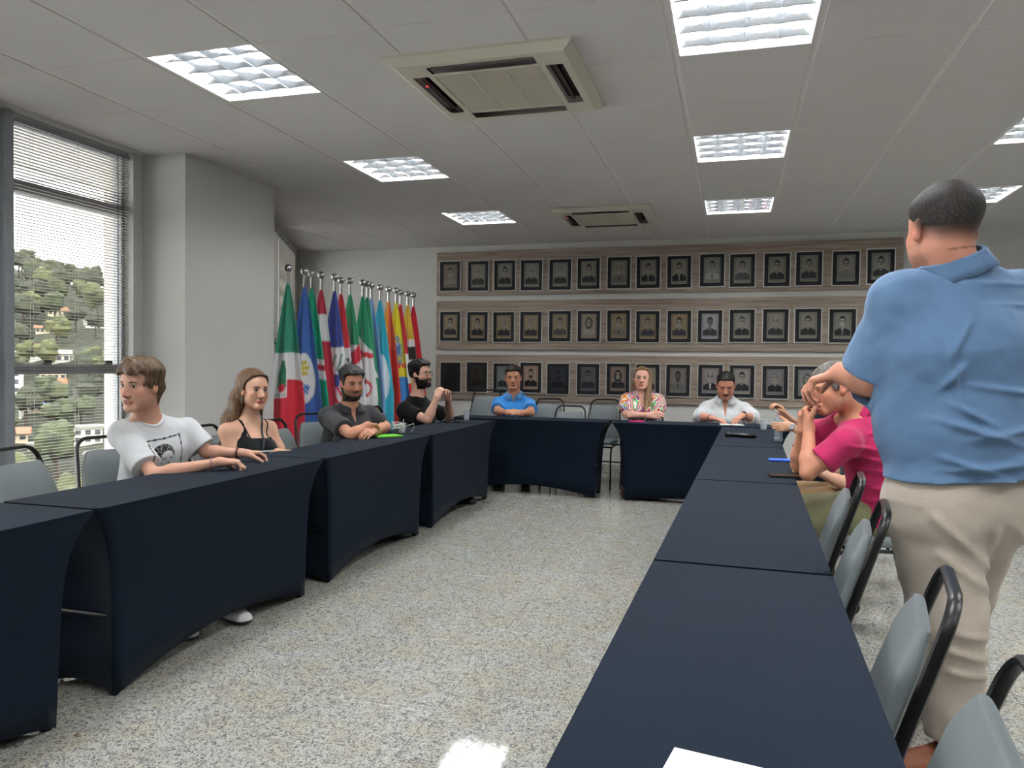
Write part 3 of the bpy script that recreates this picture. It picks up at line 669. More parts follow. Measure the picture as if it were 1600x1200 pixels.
def chair_parts():
    P_ = {}
    # faces +y ; origin on the floor under the seat
    path = [(-.20+.42*i/8, .452+.006*math.sin(i/8*PI), 0, 1) for i in range(9)]
    P_['seat'] = pad(path, lambda t: .185+.03*math.sin(PI*min(1, t*1.05))+.01*t, .034).mesh('seat', M_vinyl)
    def bk(z): return -.185-(z-.45)*.33
    zs = [.475+.335*i/10 for i in range(11)]
    P_['backrest'] = pad([(bk(z)+.012, z, .968, .25) for z in zs], lambda t: .208-.060*t-.02*max(0, t-.85)/.15-.015*max(0, .1-t)/.1, .030).mesh('backrest', M_vinyl)
    # frame loop of the back: up one side, over and down the other
    pts = []
    for z in np.linspace(.40, .80, 9): pts.append((-.215+.052*(z-.40)/.4, bk(z)-.012, z))
    for a in np.linspace(10, 90, 7): a = math.radians(a); pts.append((-.163+.07*(1-math.cos(a)), bk(.80+.075*math.sin(a))-.012, .80+.075*math.sin(a)))
    loop = pts+[(-x, y, z) for x, y, z in reversed(pts)]
    P_['back_frame'] = MB().tube(loop, .0092, 8, flat=((0, 1, 0), 1.4)).mesh('back_frame', M_black)
    for s, nm in ((-1, 'l'), (1, 'r')):
        P_['rear'+nm] = MB().tube([(s*.208, -.18, .44), (s*.208, -.205, .40), (s*.208, -.245, .25), (s*.212, -.30, .0)], .0092, 8, flat=((0, 1, 0), 1.3)).mesh('leg', M_black)
        P_['front'+nm] = MB().tube([(s*.19, -.12, .425), (s*.195, .12, .415), (s*.198, .165, .395), (s*.20, .185, .35), (s*.205, .215, .0)], .0092, 8, flat=((0, 1, 0), 1.3)).mesh('leg', M_black)
    P_['sf'] = MB().tube([(-.19, .13, .412), (.19, .13, .412)], .009, 8).tube([(-.2, -.17, .412), (.2, -.17, .412)], .009, 8).mesh('seat_frame', M_black)
    P_['st'] = MB().tube([(-.207, -.255, .22), (.207, -.255, .22)], .007, 8).mesh('stretcher', M_black)
    return P_
CP = chair_parts()
cproto = None
def chair(x, y, rz, lab, group=None):
    """rz: direction the sitter faces, 0 = +y"""
    t = empty('banquet_chair', (x, y, 0), lab, 'chair', group, rz=rz)
    for k, nm in (('seat', 'seat'), ('backrest', 'backrest'), ('back_frame', 'back_frame'), ('rearl', 'leg'), ('rearr', 'leg'), ('frontl', 'leg'), ('frontr', 'leg'), ('sf', 'seat_frame'), ('st', 'stretcher')): inst(nm, CP[k], t)
    return t
G = 'grey vinyl banquet chairs'
chair(-2.80, 2.70, -PI/2+.15, 'empty grey vinyl chair before the window, left of the teenager', G)
chair(-2.86, 3.17, -PI/2-.25, 'grey vinyl chair under the teenager in white', G)
chair(-2.86, 4.02, -PI/2, 'grey vinyl chair under the long-haired woman in black', G)
chair(-2.76, 4.62, -PI/2, 'empty grey vinyl chair between woman and grey polo man', G)
chair(-2.90, 5.18, -PI/2-.5, 'grey vinyl chair under the man in grey polo', G)
chair(-2.80, 5.80, -PI/2, 'empty grey vinyl chair behind the white cable', G)
chair(-2.88, 6.42, -PI/2, 'grey vinyl chair under the bearded man in black', G)
q = chair(atY(752, 600, 7.95).x, 7.95, PI+.1, 'tall empty grey vinyl chair left of the blue polo man', G); q.scale = (1, 1, 1.13)
chair(-2.28, 8.02, PI, 'grey vinyl chair under the blue polo man', G)
q = chair(atY(849, 600, 8.05).x, 8.05, PI, 'empty grey vinyl chair directly right of the blue polo man', G); q.scale = (1, 1, 1.03)
q = chair(atY(884, 600, 7.85).x, 7.80, PI, 'lowest empty grey chair in the gap at the far table', G); q.scale = (1, 1, .96)
q = chair(atY(933, 600, 8.0).x, 8.05, PI-.1, 'empty grey vinyl chair left of the colourful blouse woman', G); q.scale = (1, 1, 1.04)
chair(-.90, 8.08, PI, 'grey vinyl chair under the colourful blouse woman', G)
chair(-.07, 8.05, PI, 'grey vinyl chair under the white shirt man', G)
def chr_(x, y, rz, lab): chair(x, y, rz, lab, G)
chr_(.055, 1.15, PI/2-.12, 'empty grey vinyl chair at the lower right corner of the photo')
chr_(.075, 1.68, PI/2-.17, 'empty grey vinyl chair beside the standing man')
chr_(.105, 2.50, PI/2-.13, 'nearer of two overlapping chairs before the pink polo man')
chr_(.135, 3.14, PI/2-.11, 'farther of two overlapping chairs before the pink polo man')
chr_(.66, 4.10, PI/2, 'grey vinyl chair under the pink polo man')
chr_(.70, 4.85, PI/2, 'grey vinyl chair hidden behind the pink polo man')
chr_(.78, 5.70, PI/2, 'grey vinyl chair under the woman with the water bottle')

# ================================================================== FLAGS
M_chr = mat('polished_chrome', (.80, .80, .80), .12, metal=1, var=.02)
M_flag = vmat('satin_flag_cloth', rough=.55, bump=.05, bscale=200, var=.04, sheen=.3)
def flag_raster(fn, h=90, w=36):
    v, u = np.mgrid[0:h, 0:w]; v = (v+.5)/h; u = (u+.5)/w; C = np.zeros((h, w, 3)); fn(C, u, v); return C
W_ = (.80, .80, .80); GR = (.02, .30, .17); RD = (.72, .03, .06); BL = (.05, .15, .48); YE = (.85, .68, .02); NV = (.045, .07, .32)
def P1(C, u, v):
    C[:] = (.03, .28, .17); m = v > .40; C[m] = W_; C[v > .56+.1*(u < .45)] = RD
    C[(u < .5) & (v > .40) & (v < .66)] = W_; t = (u > .22) & (u < .48) & (v > .44) & (v < .60) & (np.abs(u-.36) < .13*(v-.40)/.12); C[t] = (.02, .2, .1)
    C[((u-.35)**2/.012+(v-.60)**2/.0006 < 1)] = RD; C[(u < .14) & (v > .52)] = (.75, .76, .74)
    C[(v > .635) & (v < .645) & (u < .5) & (np.sin(u*90) > 0)] = (.1, .1, .1)
def P2(C, u, v):
    C[:] = BL; e = ((u-.45)/.42)**2+((v-.55)/.155)**2; C[e < 1] = W_; C[(e < 1.0) & (e > .92)] = (.5, .5, .55)
    C[(((u-.5)/.16)**2+((v-.49)/.05)**2 < 1) & (np.sin(u*60)+np.cos(v*180) > -.6)] = (.62, .50, .06); C[(((u-.5)/.16)**2+((v-.615)/.035)**2 < 1) & (np.sin(u*50)*np.cos(v*200) > -.4)] = (.05, .17, .5)
def P3(C, u, v): C[:] = (.0, .36, .20); C[(v > .43) & (v < .555)] = W_; C[(v > .47) & (v < .505)] = RD
def P4(C, u, v): C[:] = (.55, .03, .07); C[(v > .16) & (v < .32)] = W_
def P5(C, u, v): C[:] = NV; C[(v > .35) & (v < .52)] = W_; C[(np.abs(v-.45) < .05) & (np.sin(u*25+v*60) > .3)] = (.1, .3, .2); C[(v > .6)&(v<.72)] = (.6, .62, .66); C[(v > .6)&(v<.72)&(np.sin(u*30-v*70)>.2)] = (.6,.05,.1)
def P6(C, u, v): C[:] = (.68, .03, .05); C[v > .36] = W_; C[(v > .42) & (v < .56) & (np.sin(u*28)*np.sin(v*110+u*8) > .12)] = (.06, .12, .08); C[v > .62] = RD
def P7(C, u, v): C[:] = (.03, .33, .14); C[v > .33] = W_; C[(np.abs(v-.44+.12*(u-.5)) < .05)] = RD; C[v > .56] = (.55, .65, .75); C[v > .68] = W_
def P8(C, u, v):
    C[:] = (.01, .32, .15); C[v > .24+.14*u] = W_; C[np.abs(v-.37-.04*u) < .018] = RD; C[((u-.6)/.22)**2+((v-.62)/.06)**2 < 1] = (.6, .08, .1); C[((u-.6)/.14)**2+((v-.62)/.035)**2 < 1] = (.75, .75, .75); C[v > .74] = RD
def P9(C, u, v):
    C[:] = (.02, .27, .13); t = (v > .36) & (v < .56) & (np.abs(u-.5) < .5*(v-.36)/.2+.02); C[t] = W_; C[(((u-.40)/.2)**2+((v-.51)/.035)**2 < 1)] = RD
def P10(C, u, v): C[:] = (.22, .42, .72); C[v > .5] = (.25, .45, .75)
def P11(C, u, v): C[:] = (.02, .42, .58); C[(((u-.6)/.28)**2+((v-.55)/.16)**2 < 1) & (v > .36)] = (.70, .80, .86)
def P12(C, u, v): C[:] = (.85, .35, .02); C[u > .5] = (.72, .12, .05); C[v > .35] = (.72, .05, .04)
def P13(C, u, v):
    C[:] = (.82, .70, .02); C[v > .55] = (.03, .3, .12); C[(v > .55) & (u > .5)] = (.05, .25, .62)
    e = ((u-.55)/.32)**2+((v-.37)/.13)**2; C[e < 1] = (.25, .35, .35); C[(e < 1) & (np.sin(u*30)+np.sin(v*110) > .6)] = (.8, .65, .1); C[(((u-.6)/.16)**2+((v-.34)/.05)**2 < 1)] = (.1, .2, .5); C[(v > .46) & (v < .485) & (np.sin(u*40) > -.5)] = RD
    C[((u-.6)**2/.002+(v-.31)**2/.0001 < 1)] = W_
def P14(C, u, v): C[:] = (.70, .02, .05); C[v > .38] = W_; C[v > .60] = (.70, .02, .05)
def P15(C, u, v): C[:] = (.80, .52, .04); C[(v > .27) & (v < .36)] = W_; C[(v > .32) & (v < .42)] = (.03, .02, .02); C[(v > .42) & (v < .48)] = W_; 
def P16(C, u, v): C[:] = (.70, .01, .03); C[v > .50] = (.80, .50, .03); C[(v > .56)] = (.65, .02, .03)
FL = [(450, 419, P1, 'green white and red flag, leftmost'), (476, 424, P2, 'blue flag with white disc and gold lion'), (487, 427, P3, 'green flag with white and red band, third from left'), (502, 430, P4, 'dark red and white flag behind the green one'),
      (523, 433, P5, 'navy flag with white stripes left of the red-topped flag'), (533, 438, P6, 'red flag with black plant emblem on white'), (547, 439, P7, 'green and white flag with diagonal red band'), (567, 442, P8, 'green and white flag with small red crest'),
      (574, 444, P9, 'dark green flag with white triangle and red star'), (580, 446, P10, 'pale blue flag mostly hidden'), (594, 449, P11, 'turquoise flag with white patch'), (607, 452, P12, 'orange and red flag'),
      (619, 454, P13, 'yellow green and blue flag with coat of arms'), (626, 457, P14, 'red and white flag near the right end'), (637, 459, P15, 'yellow flag with black and white bands'), (646, 461, P16, 'red and yellow flag, rightmost')]
ball_prof = [(.0, -.036)]+[(.036*math.cos(a), .036*math.sin(a)) for a in np.linspace(-1.35, 1.35, 13)]+[(0, .036)]
FZ = 2.10
for i, (px, py, fn, lab) in enumerate(FL):
    p = atZ(px, py, FZ); x0, y0 = p.x, p.y
    y0 = min(y0, YB-.30)
    t = empty('flag_stand', (x0, y0, 0), 'chrome pole of the '+lab, 'flag pole', 'chrome flag poles by the pillar')
    MB().tube([(0, 0, .03), (0, 0, FZ-.03)], .0125, 10).build('pole', M_chr, t)
    b_ = MB().lathe(ball_prof, 18, (0, 0, FZ)); b_.build('ball_finial', M_chr, t)
    MB().lathe([(.13, 0), (.13, .012), (.04, .03), (.016, .05)], 20).build('base', M_chr, t)
    r2 = np.random.RandomState(100+i); h, w_ = 90, 36
    C = flag_raster(fn, h, w_); P = np.zeros((h, w_, 3))
    # drape: direction across seen from the room
    vx = Vector((y0, -x0, 0)).normalized() if True else None      # across, square to the sight line
    vd = Vector((-x0, -y0, 0)).normalized()
    ph = r2.uniform(0, 6.28); Lf = 1.52; sg = r2.uniform(-.03, .01)
    for a in range(h):
        v = (a+.5)/h; wd = .018+.30*min(1, v*1.45)**.8; 
        for b2 in range(w_):
            u = (b2+.5)/w_; s_ = (u-.48)*wd+sg*v
            fold = (.028*math.sin(u*9.5+ph+v*.8)+.012*math.sin(u*21+ph*2))*min(1, v*2.2)+.02+.02*v
            q_ = vx*s_+vd*(fold)
            P[a, b2] = (q_.x, q_.y, -Lf*v+.012*math.sin(u*7+ph)*v)
    z0 = FZ-.13
    q = MB(); q.grid(P, C*1.0); o = q.build('flag', M_flag); o.location = (x0, y0, z0); tag(o, lab if i else 'green white and red flag, leftmost of the row', 'flag', 'draped flags on chrome poles')
    sd = o.modifiers.new('thick', 'SOLIDIFY'); sd.thickness = .0012

# ================================================================== THINGS ON THE TABLES
TZ = TH+.003
def on(px, py): return atZ(px, py, TZ)
def cup_at(p, lab, r=.034, h=.085, z=None):
    t = MB().lathe([(r*.72, 0), (r, h), (r+.002, h+.001), (r-.0015, h), (r*.70, .003), (0, .003)], 24)
    o = t.build('plastic_cup', M_cup); o.location = (p.x, p.y, TZ if z is None else z); tag(o, lab, 'cup'); return o
def clear(name, c, a=.25, rough=.12):
    m = bpy.data.materials.new(name); m.use_nodes = True; n = m.node_tree.nodes; l = m.node_tree.links; b = n['Principled BSDF']
    q = n.new('ShaderNodeTexNoise'); q.inputs['Scale'].default_value = 30; r = n.new('ShaderNodeMapRange'); r.inputs['To Min'].default_value = a*.7; r.inputs['To Max'].default_value = a*1.3
    l.new(q.outputs[0], r.inputs[0]); l.new(r.outputs[0], b.inputs['Alpha']); b.inputs['Base Color'].default_value = (*lin(c), 1); b.inputs['Roughness'].default_value = rough; return m
M_cup = clear('frosted_plastic', (.80, .82, .84), .42); M_pet = clear('clear_bottle_plastic', (.80, .86, .90), .38, .08)
cup_at(on(1193, 671), 'empty plastic cup beside the white shirt man'); cup_at(on(729, 657), 'clear plastic cup on the tablet at the far left corner', z=TZ+.008)
cup_at(on(628, 676), 'clear plastic cup with a spoon beside the white cable', .034, .075)
MB().tube([(0, 0, .01), (.012, .006, .105)], .0028, 6).build('plastic_spoon', M_wht, None).location = (on(628, 676).x, on(628, 676).y, TZ); tag(bpy.data.objects['plastic_spoon'], 'white plastic spoon standing in the cup', 'spoon')
M_dev = mat('black_device', (.03, .032, .036), .25); M_scr = mat('dark_screen', (.05, .055, .065), .12)
def phone(p, rz, lab, L_=.155, W2=.075, m=None, nm='phone', th=.009, case=None):
    t = empty(nm, (p.x, p.y, TZ), lab, nm.replace('_', ' '), rz=rz)
    MB().box((-L_/2, -W2/2, 0), (L_/2, W2/2, th), bev=.003).build('body', m or M_dev, t, smooth=False)
    MB().box((-L_/2+.005, -W2/2+.005, th), (L_/2-.005, W2/2-.005, th+.0008)).build('screen', case or M_scr, t, smooth=False); return t
phone(on(1228, 745), .1, 'black phone lying at the elbow of the pink polo man', .16, .078)
phone(on(1222, 720), .1, 'bright blue phone case on the right row', .15, .085, mat('bright_blue_case', (.16, .36, .80), .4), case=mat('bright_blue_back', (.20, .42, .85), .4))
phone(on(714, 660), .5, 'dark tablet under a plastic cup at the far left corner', .24, .14, nm='tablet', th=.007)
phone(on(995, 659), 0, 'hot pink phone before the colourful blouse woman', .15, .08, mat('hot_pink_case', (.90, .14, .50), .4), case=mat('hot_pink_back', (.93, .2, .55), .4))
phone(on(962, 658), .1, 'black phone left of the pink phone', .14, .07)
phone(on(404, 706), .9, 'white phone in front of the long-haired woman', .15, .075, M_wht)
# microphone
p = on(1165, 684); t = empty('microphone', (p.x, p.y, TZ+.016), 'black wireless microphone lying on the right row', 'microphone', rz=-.15)
MB().lathe([(0, -.12), (.014, -.118), (.016, -.05), (.019, .07), (.015, .075), (.012, .08)], 16, M=Matrix.Rotation(PI/2, 3, 'Y')).build('handle', M_dev, t)
MB().lathe([(.0, -.025), (.015, -.02), (.022, 0), (.018, .018), (0, .025)], 16, M=Matrix.Rotation(PI/2, 3, 'Y')).build('grille_ball', mat('mesh_grille', (.18, .18, .19), .4, metal=.6), t).location = (-.135, 0, .003)
# green notebook, cable, glasses
p = on(604, 682); o = MB().box((-.10, -.07, 0), (.10, .07, .010), bev=.002).build('notebook', mat('lime_cover', (.42, .80, .20), .5), smooth=False); o.location = (p.x, p.y, TZ); o.rotation_euler = (0, 0, .9); tag(o, 'lime green notebook in front of the grey polo man', 'notebook')
q = MB(); pts = []; rc_ = np.random.RandomState(3)
for k in range(120):
    a = k*.33; r = .040+.008*math.sin(k*.5); pts.append((r*math.cos(a), .8*r*math.sin(a), .014+.03*abs(math.sin(k*.11))+.0004*k))
q.tube(pts, .0028, 6); q.tube([(.03, .02, .02), (.07, .02, .06), (.11, .05, .075), (.10, .09, .05), (.07, .10, .004)], .003, 6)
p = on(621, 679); o = q.build('charger_cable', M_wht); o.location = (p.x, p.y, TZ+.008); tag(o, 'white charging cable coiled beside the green notebook', 'cable')
def spectacles(parent, nm_r=.021, fr=None, sep=.031, y=0, lens=None):
    fr = fr or M_dev; q = MB()
    for s in (-1, 1): q.tube([(s*sep+nm_r*1.15*math.copysign(abs(math.cos(a))**.7, math.cos(a)), y, nm_r*.85*math.copysign(abs(math.sin(a))**.7, math.sin(a))) for a in np.linspace(0, 2*PI, 18)[:-1]], .0024, 6, closed=True)
    q.tube([(-.009, y, .004), (0, y+.003, .007), (.009, y, .004)], .0016, 6)
    for s in (-1, 1): q.tube([(s*(sep+nm_r*1.1), y, .008), (s*(sep+nm_r*1.2+.012), y-.02, .008), (s*.076, y-.10, .004), (s*.076, y-.125, -.012)], .0017, 6)
    return q.build('frame', fr, parent)
p = on(524, 691); t = empty('sunglasses', (p.x, p.y, TZ+.022), 'black folded sunglasses on the table before the grey polo man', 'sunglasses', rz=2.4); spectacles(t)
for s in (-1, 1): MB().lathe([(0, 0), (.021, .0), (.021, .001), (0, .001)], 16, M=Matrix.Rotation(PI/2, 3, 'X')).build('lens', M_scr, t).location = (s*.031, 0, 0)
# notebook and paper before the white shirt man
p = on(1143, 664); t = empty('open_notebook', (p.x, p.y-.02, TZ), 'small open notebook under the hands of the white shirt man', 'notebook', rz=.1)
M_pap = mat('white_paper', (.86, .86, .84), .8, var=.02)
for s in (-1, 1): MB().box((s*.055-.052, -.07, 0), (s*.055+.052, .07, .008), bev=.002).build('page', M_pap, t, smooth=False)
# water bottle
p = on(1216, 690); t = empty('water_bottle', (p.x, p.y, TZ), 'clear water bottle with blue label on the right row', 'bottle')
MB().lathe([(.026, 0), (.031, .006), (.031, .03), (.029, .035), (.031, .04), (.029, .047), (.031, .055), (.031, .105), (.029, .12), (.031, .135), (.026, .165), (.014, .19), (.0125, .205)], 24).build('body', M_pet, t)
MB().lathe([(.0318, .075), (.0318, .135)], 24).build('label_band', mat('blue_label', (.12, .62, .85), .4), t)
MB().lathe([(.0145, .198), (.0145, .214), (0, .215)], 16).build('cap', mat('pink_cap', (.85, .55, .6), .4), t)
# paper sheet at the bottom edge
a, b_, c2 = atZ(1054, 1168, TZ), atZ(1190, 1200, TZ), atZ(1083, 1203, TZ)
u = (b_-a).normalized(); v = Vector((u.y, -u.x, 0)); 
if v.y > 0: v = -v
q = MB(); q.add([a, a+u*.297, a+u*.297+v*.21, a+v*.21]+[x+Vector((0, 0, .0006)) for x in (a, a+u*.297, a+u*.297+v*.21, a+v*.21)], [(3, 2, 1, 0), (4, 5, 6, 7), (0, 1, 5, 4), (1, 2, 6, 5), (2, 3, 7, 6), (3, 0, 4, 7)])
o = q.build('paper_sheet', M_pap, smooth=False); tag(o, 'white sheet of paper on the near right table at the bottom edge', 'paper')
# ================================================================== PEOPLE
V3 = lambda *a: np.array(a, np.float32)
def A3(v): return np.array(tuple(v), np.float32)
def nrmz(v): v = np.asarray(v, np.float32); return v/max(1e-9, float(np.linalg.norm(v)))
def rcone(a, b, ra, rb=None, k=.02, w=None, s=1.0, sub=False, tagc=0): return dict(t='r', a=A3(a), b=A3(b), ra=ra, rb=ra if rb is None else rb, k=k, w=None if w is None else nrmz(A3(w)), s=s, sub=sub)
def ellip(c, R, r, k=.02, sub=False): return dict(t='e', c=A3(c), R=np.array(R, np.float32), r=np.array(r, np.float32), k=k, sub=sub)
class Field:
    def __init__(s, lo, hi, h):
        s.h = h; s.lo = np.array(lo, np.float32); n = np.ceil((np.array(hi)-np.array(lo))/h).astype(int)+1; s.n = n
        s.ax = [s.lo[i]+h*np.arange(n[i], dtype=np.float32) for i in range(3)]; s.D = np.full(tuple(n), 1.0, np.float32)
    def sl(s, lo, hi):
        i0 = np.clip(np.floor((lo-s.lo)/s.h).astype(int), 0, s.n); i1 = np.clip(np.ceil((hi-s.lo)/s.h).astype(int)+1, 0, s.n)
        return tuple(slice(a, b) for a, b in zip(i0, i1))
    def add(s, p, infl=0.0, kmul=1.0):
        k = p['k']*kmul; h = s.h
        if p['t'] == 'r':
            R = max(p['ra'], p['rb'])*max(1, p['s'])+infl*max(1, p['s'])+k+2*h; lo = np.minimum(p['a'], p['b'])-R; hi = np.maximum(p['a'], p['b'])+R
        else: R = float(p['r'].max())+infl+k+2*h; lo = p['c']-R; hi = p['c']+R
        S_ = s.sl(lo, hi)
        if any(q.stop <= q.start for q in S_): return
        X, Y, Z = s.ax[0][S_[0]][:, None, None], s.ax[1][S_[1]][None, :, None], s.ax[2][S_[2]][None, None, :]
        if p['t'] == 'r':
            a, b = p['a'], p['b']; ba = b-a; px, py, pz = X-a[0], Y-a[1], Z-a[2]
            if p['w'] is not None:
                w = p['w']; f = 1-1/p['s']; t = (px*w[0]+py*w[1]+pz*w[2])*f; px, py, pz = px-t*w[0], py-t*w[1], pz-t*w[2]; ba = ba-w*float(ba@w)*f
            hh = np.clip((px*ba[0]+py*ba[1]+pz*ba[2])/max(1e-9, float(ba@ba)), 0, 1)
            d = np.sqrt((px-hh*ba[0])**2+(py-hh*ba[1])**2+(pz-hh*ba[2])**2)-(p['ra']+infl+(p['rb']-p['ra'])*hh)
        else:
            c, M, r = p['c'], p['R'], p['r']+infl; px, py, pz = X-c[0], Y-c[1], Z-c[2]
            q = [(px*M[i][0]+py*M[i][1]+pz*M[i][2]) for i in range(3)]
            k0 = np.sqrt((q[0]/r[0])**2+(q[1]/r[1])**2+(q[2]/r[2])**2); k1 = np.sqrt((q[0]/r[0]**2)**2+(q[1]/r[1]**2)**2+(q[2]/r[2]**2)**2)+1e-6
            d = k0*(k0-1)/k1
        D = s.D[S_]
        if p['sub']:
            d = -d; h_ = np.maximum(k-np.abs(D-d), 0)/max(k, 1e-6); s.D[S_] = np.maximum(D, d)+h_*h_*k*.25
        else:
            h_ = np.maximum(k-np.abs(D-d), 0)/max(k, 1e-6); s.D[S_] = np.minimum(D, d)-h_*h_*k*.25
    def XYZ(s): return np.meshgrid(*s.ax, indexing='ij', sparse=True)
def nets(F_, D=None):
    """naive surface nets -> verts, quads"""
    D = F_.D if D is None else D
    S_ = D < 0; c = np.zeros(tuple(np.array(D.shape)-1), np.int8)
    for dx in (0, 1):
        for dy in (0, 1):
            for dz in (0, 1): c += S_[dx:D.shape[0]-1+dx, dy:D.shape[1]-1+dy, dz:D.shape[2]-1+dz]
    act = (c > 0) & (c < 8); idx = np.argwhere(act); ids = np.full(act.shape, -1, np.int32); ids[act] = np.arange(len(idx))
    if len(idx) == 0: return np.zeros((0, 3)), np.zeros((0, 4), int)
    cor = [(a, b, c_) for a in (0, 1) for b in (0, 1) for c_ in (0, 1)]
    val = np.stack([D[idx[:, 0]+a, idx[:, 1]+b, idx[:, 2]+c_] for a, b, c_ in cor], 1)
    acc = np.zeros((len(idx), 3), np.float32); cnt = np.zeros(len(idx), np.float32)
    for i in range(8):
        for j in range(i+1, 8):
            if sum(abs(cor[i][k]-cor[j][k]) for k in range(3)) != 1: continue
            m = (val[:, i] < 0) != (val[:, j] < 0); t = val[:, i]/(val[:, i]-val[:, j]+1e-12)
            pi, pj = np.array(cor[i], np.float32), np.array(cor[j], np.float32)
            acc[m] += pi+(pj-pi)*t[m, None]; cnt[m] += 1
    V = F_.lo+(idx+acc/cnt[:, None])*F_.h
    Q = []
    for ax in range(3):
        sl0 = [slice(None)]*3; sl1 = [slice(None)]*3; sl0[ax] = slice(0, -1); sl1[ax] = slice(1, None)
        a, b = S_[tuple(sl0)], S_[tuple(sl1)]; e = a != b; o1, o2 = [k for k in range(3) if k != ax]
        ee = e.copy()
        for o in (o1, o2):
            q = [slice(None)]*3; q[o] = slice(0, 1); ee[tuple(q)] = False; q[o] = slice(-1, None); ee[tuple(q)] = False
        E_ = np.argwhere(ee)
        if len(E_) == 0: continue
        def g(d1, d2): t = E_.copy(); t[:, o1] -= d1; t[:, o2] -= d2; return ids[t[:, 0], t[:, 1], t[:, 2]]
        q = np.stack([g(1, 1), g(0, 1), g(0, 0), g(1, 0)], 1); fl_ = a[ee]
        if ax == 1: fl_ = ~fl_
        q[~fl_] = q[~fl_][:, ::-1]; Q.append(q)
    return V, np.concatenate(Q)
def np_mesh(name, V, Q, m, col=None):
    me = bpy.data.meshes.new(name); me.vertices.add(len(V)); me.vertices.foreach_set('co', np.asarray(V, np.float32).ravel())
    me.loops.add(len(Q)*4); me.loops.foreach_set('vertex_index', np.asarray(Q, np.int32).ravel()); me.polygons.add(len(Q))
    me.polygons.foreach_set('loop_start', np.arange(len(Q), dtype=np.int32)*4)
    me.polygons.foreach_set('use_smooth', np.ones(len(Q), bool)); me.update(calc_edges=True); me.validate()
    if col is not None and len(me.vertices) == len(V): setcol(me, col)
    me.materials.append(m); return me

def nz(P, f, ph=0.0):
    """cheap smooth noise in -1..1"""
    x, y, z = P
    return (np.sin(f*x+1.7*np.sin(f*.7*y+ph)+ph)+np.sin(f*1.13*y+1.5*np.sin(f*.8*z+ph*2))+np.sin(f*.93*z+1.6*np.sin(f*.75*x+ph*3)))/3
def sstep(a, b, x): t = np.clip((x-a)/(b-a), 0, 1); return t*t*(3-2*t)

def hand_prims(w, d, n, side, curl=(.3, .4, .3), thumb=(.5, .5), sc=1.0, spread=.05):
    """w wrist, d finger direction, n palm normal, side: +1/-1 side of the thumb along d x n"""
    d = nrmz(d); n = nrmz(np.asarray(n)-d*float(np.dot(n, d))); s = np.cross(d, n)*side; w = A3(w); P = []
    offs = [.026, .009, -.009, -.026]; kn = [.084, .088, .083, .074]; L = [(.040, .025, .020), (.044, .028, .021), (.041, .026, .020), (.032, .019, .018)]
    cu = curl if isinstance(curl[0], (tuple, list)) else [curl]*4
    for i in range(4):
        k = w+(d*kn[i]+s*offs[i])*sc; P.append(rcone(w+(d*.018+s*offs[i]*.6)*sc, k, .0135*sc, .0115*sc, .012))
        p = k; a = 0; r = [.0092, .0084, .0076, .0066]
        if i == 3: r = [x*.86 for x in r]
        for j in range(3):
            a += cu[i][j]; dd = d*math.cos(a)+n*math.sin(a)+s*offs[i]*spread*20*.4*(j == 0); dd = nrmz(dd); q = p+dd*L[i][j]*sc
            P.append(rcone(p, q, r[j]*sc, r[j+1]*sc, .004)); p = q
    b = w+(d*.018+s*.018+n*.006)*sc; d1 = nrmz(s*.75*thumb[0]*1.6+d*.75+n*.35); m = b+d1*.042*sc
    P.append(rcone(b, m, .0155*sc, .0120*sc, .014)); d2 = nrmz(d1*(1-thumb[1]*.5)+d*.5*thumb[1]+n*thumb[1]*.55); m2 = m+d2*.032*sc; P.append(rcone(m, m2, .0112*sc, .0098*sc, .006))
    d3 = nrmz(d2+n*thumb[1]*.4+d*.3*thumb[1]); P.append(rcone(m2, m2+d3*.025*sc, .0096*sc, .0075*sc, .005))
    return P

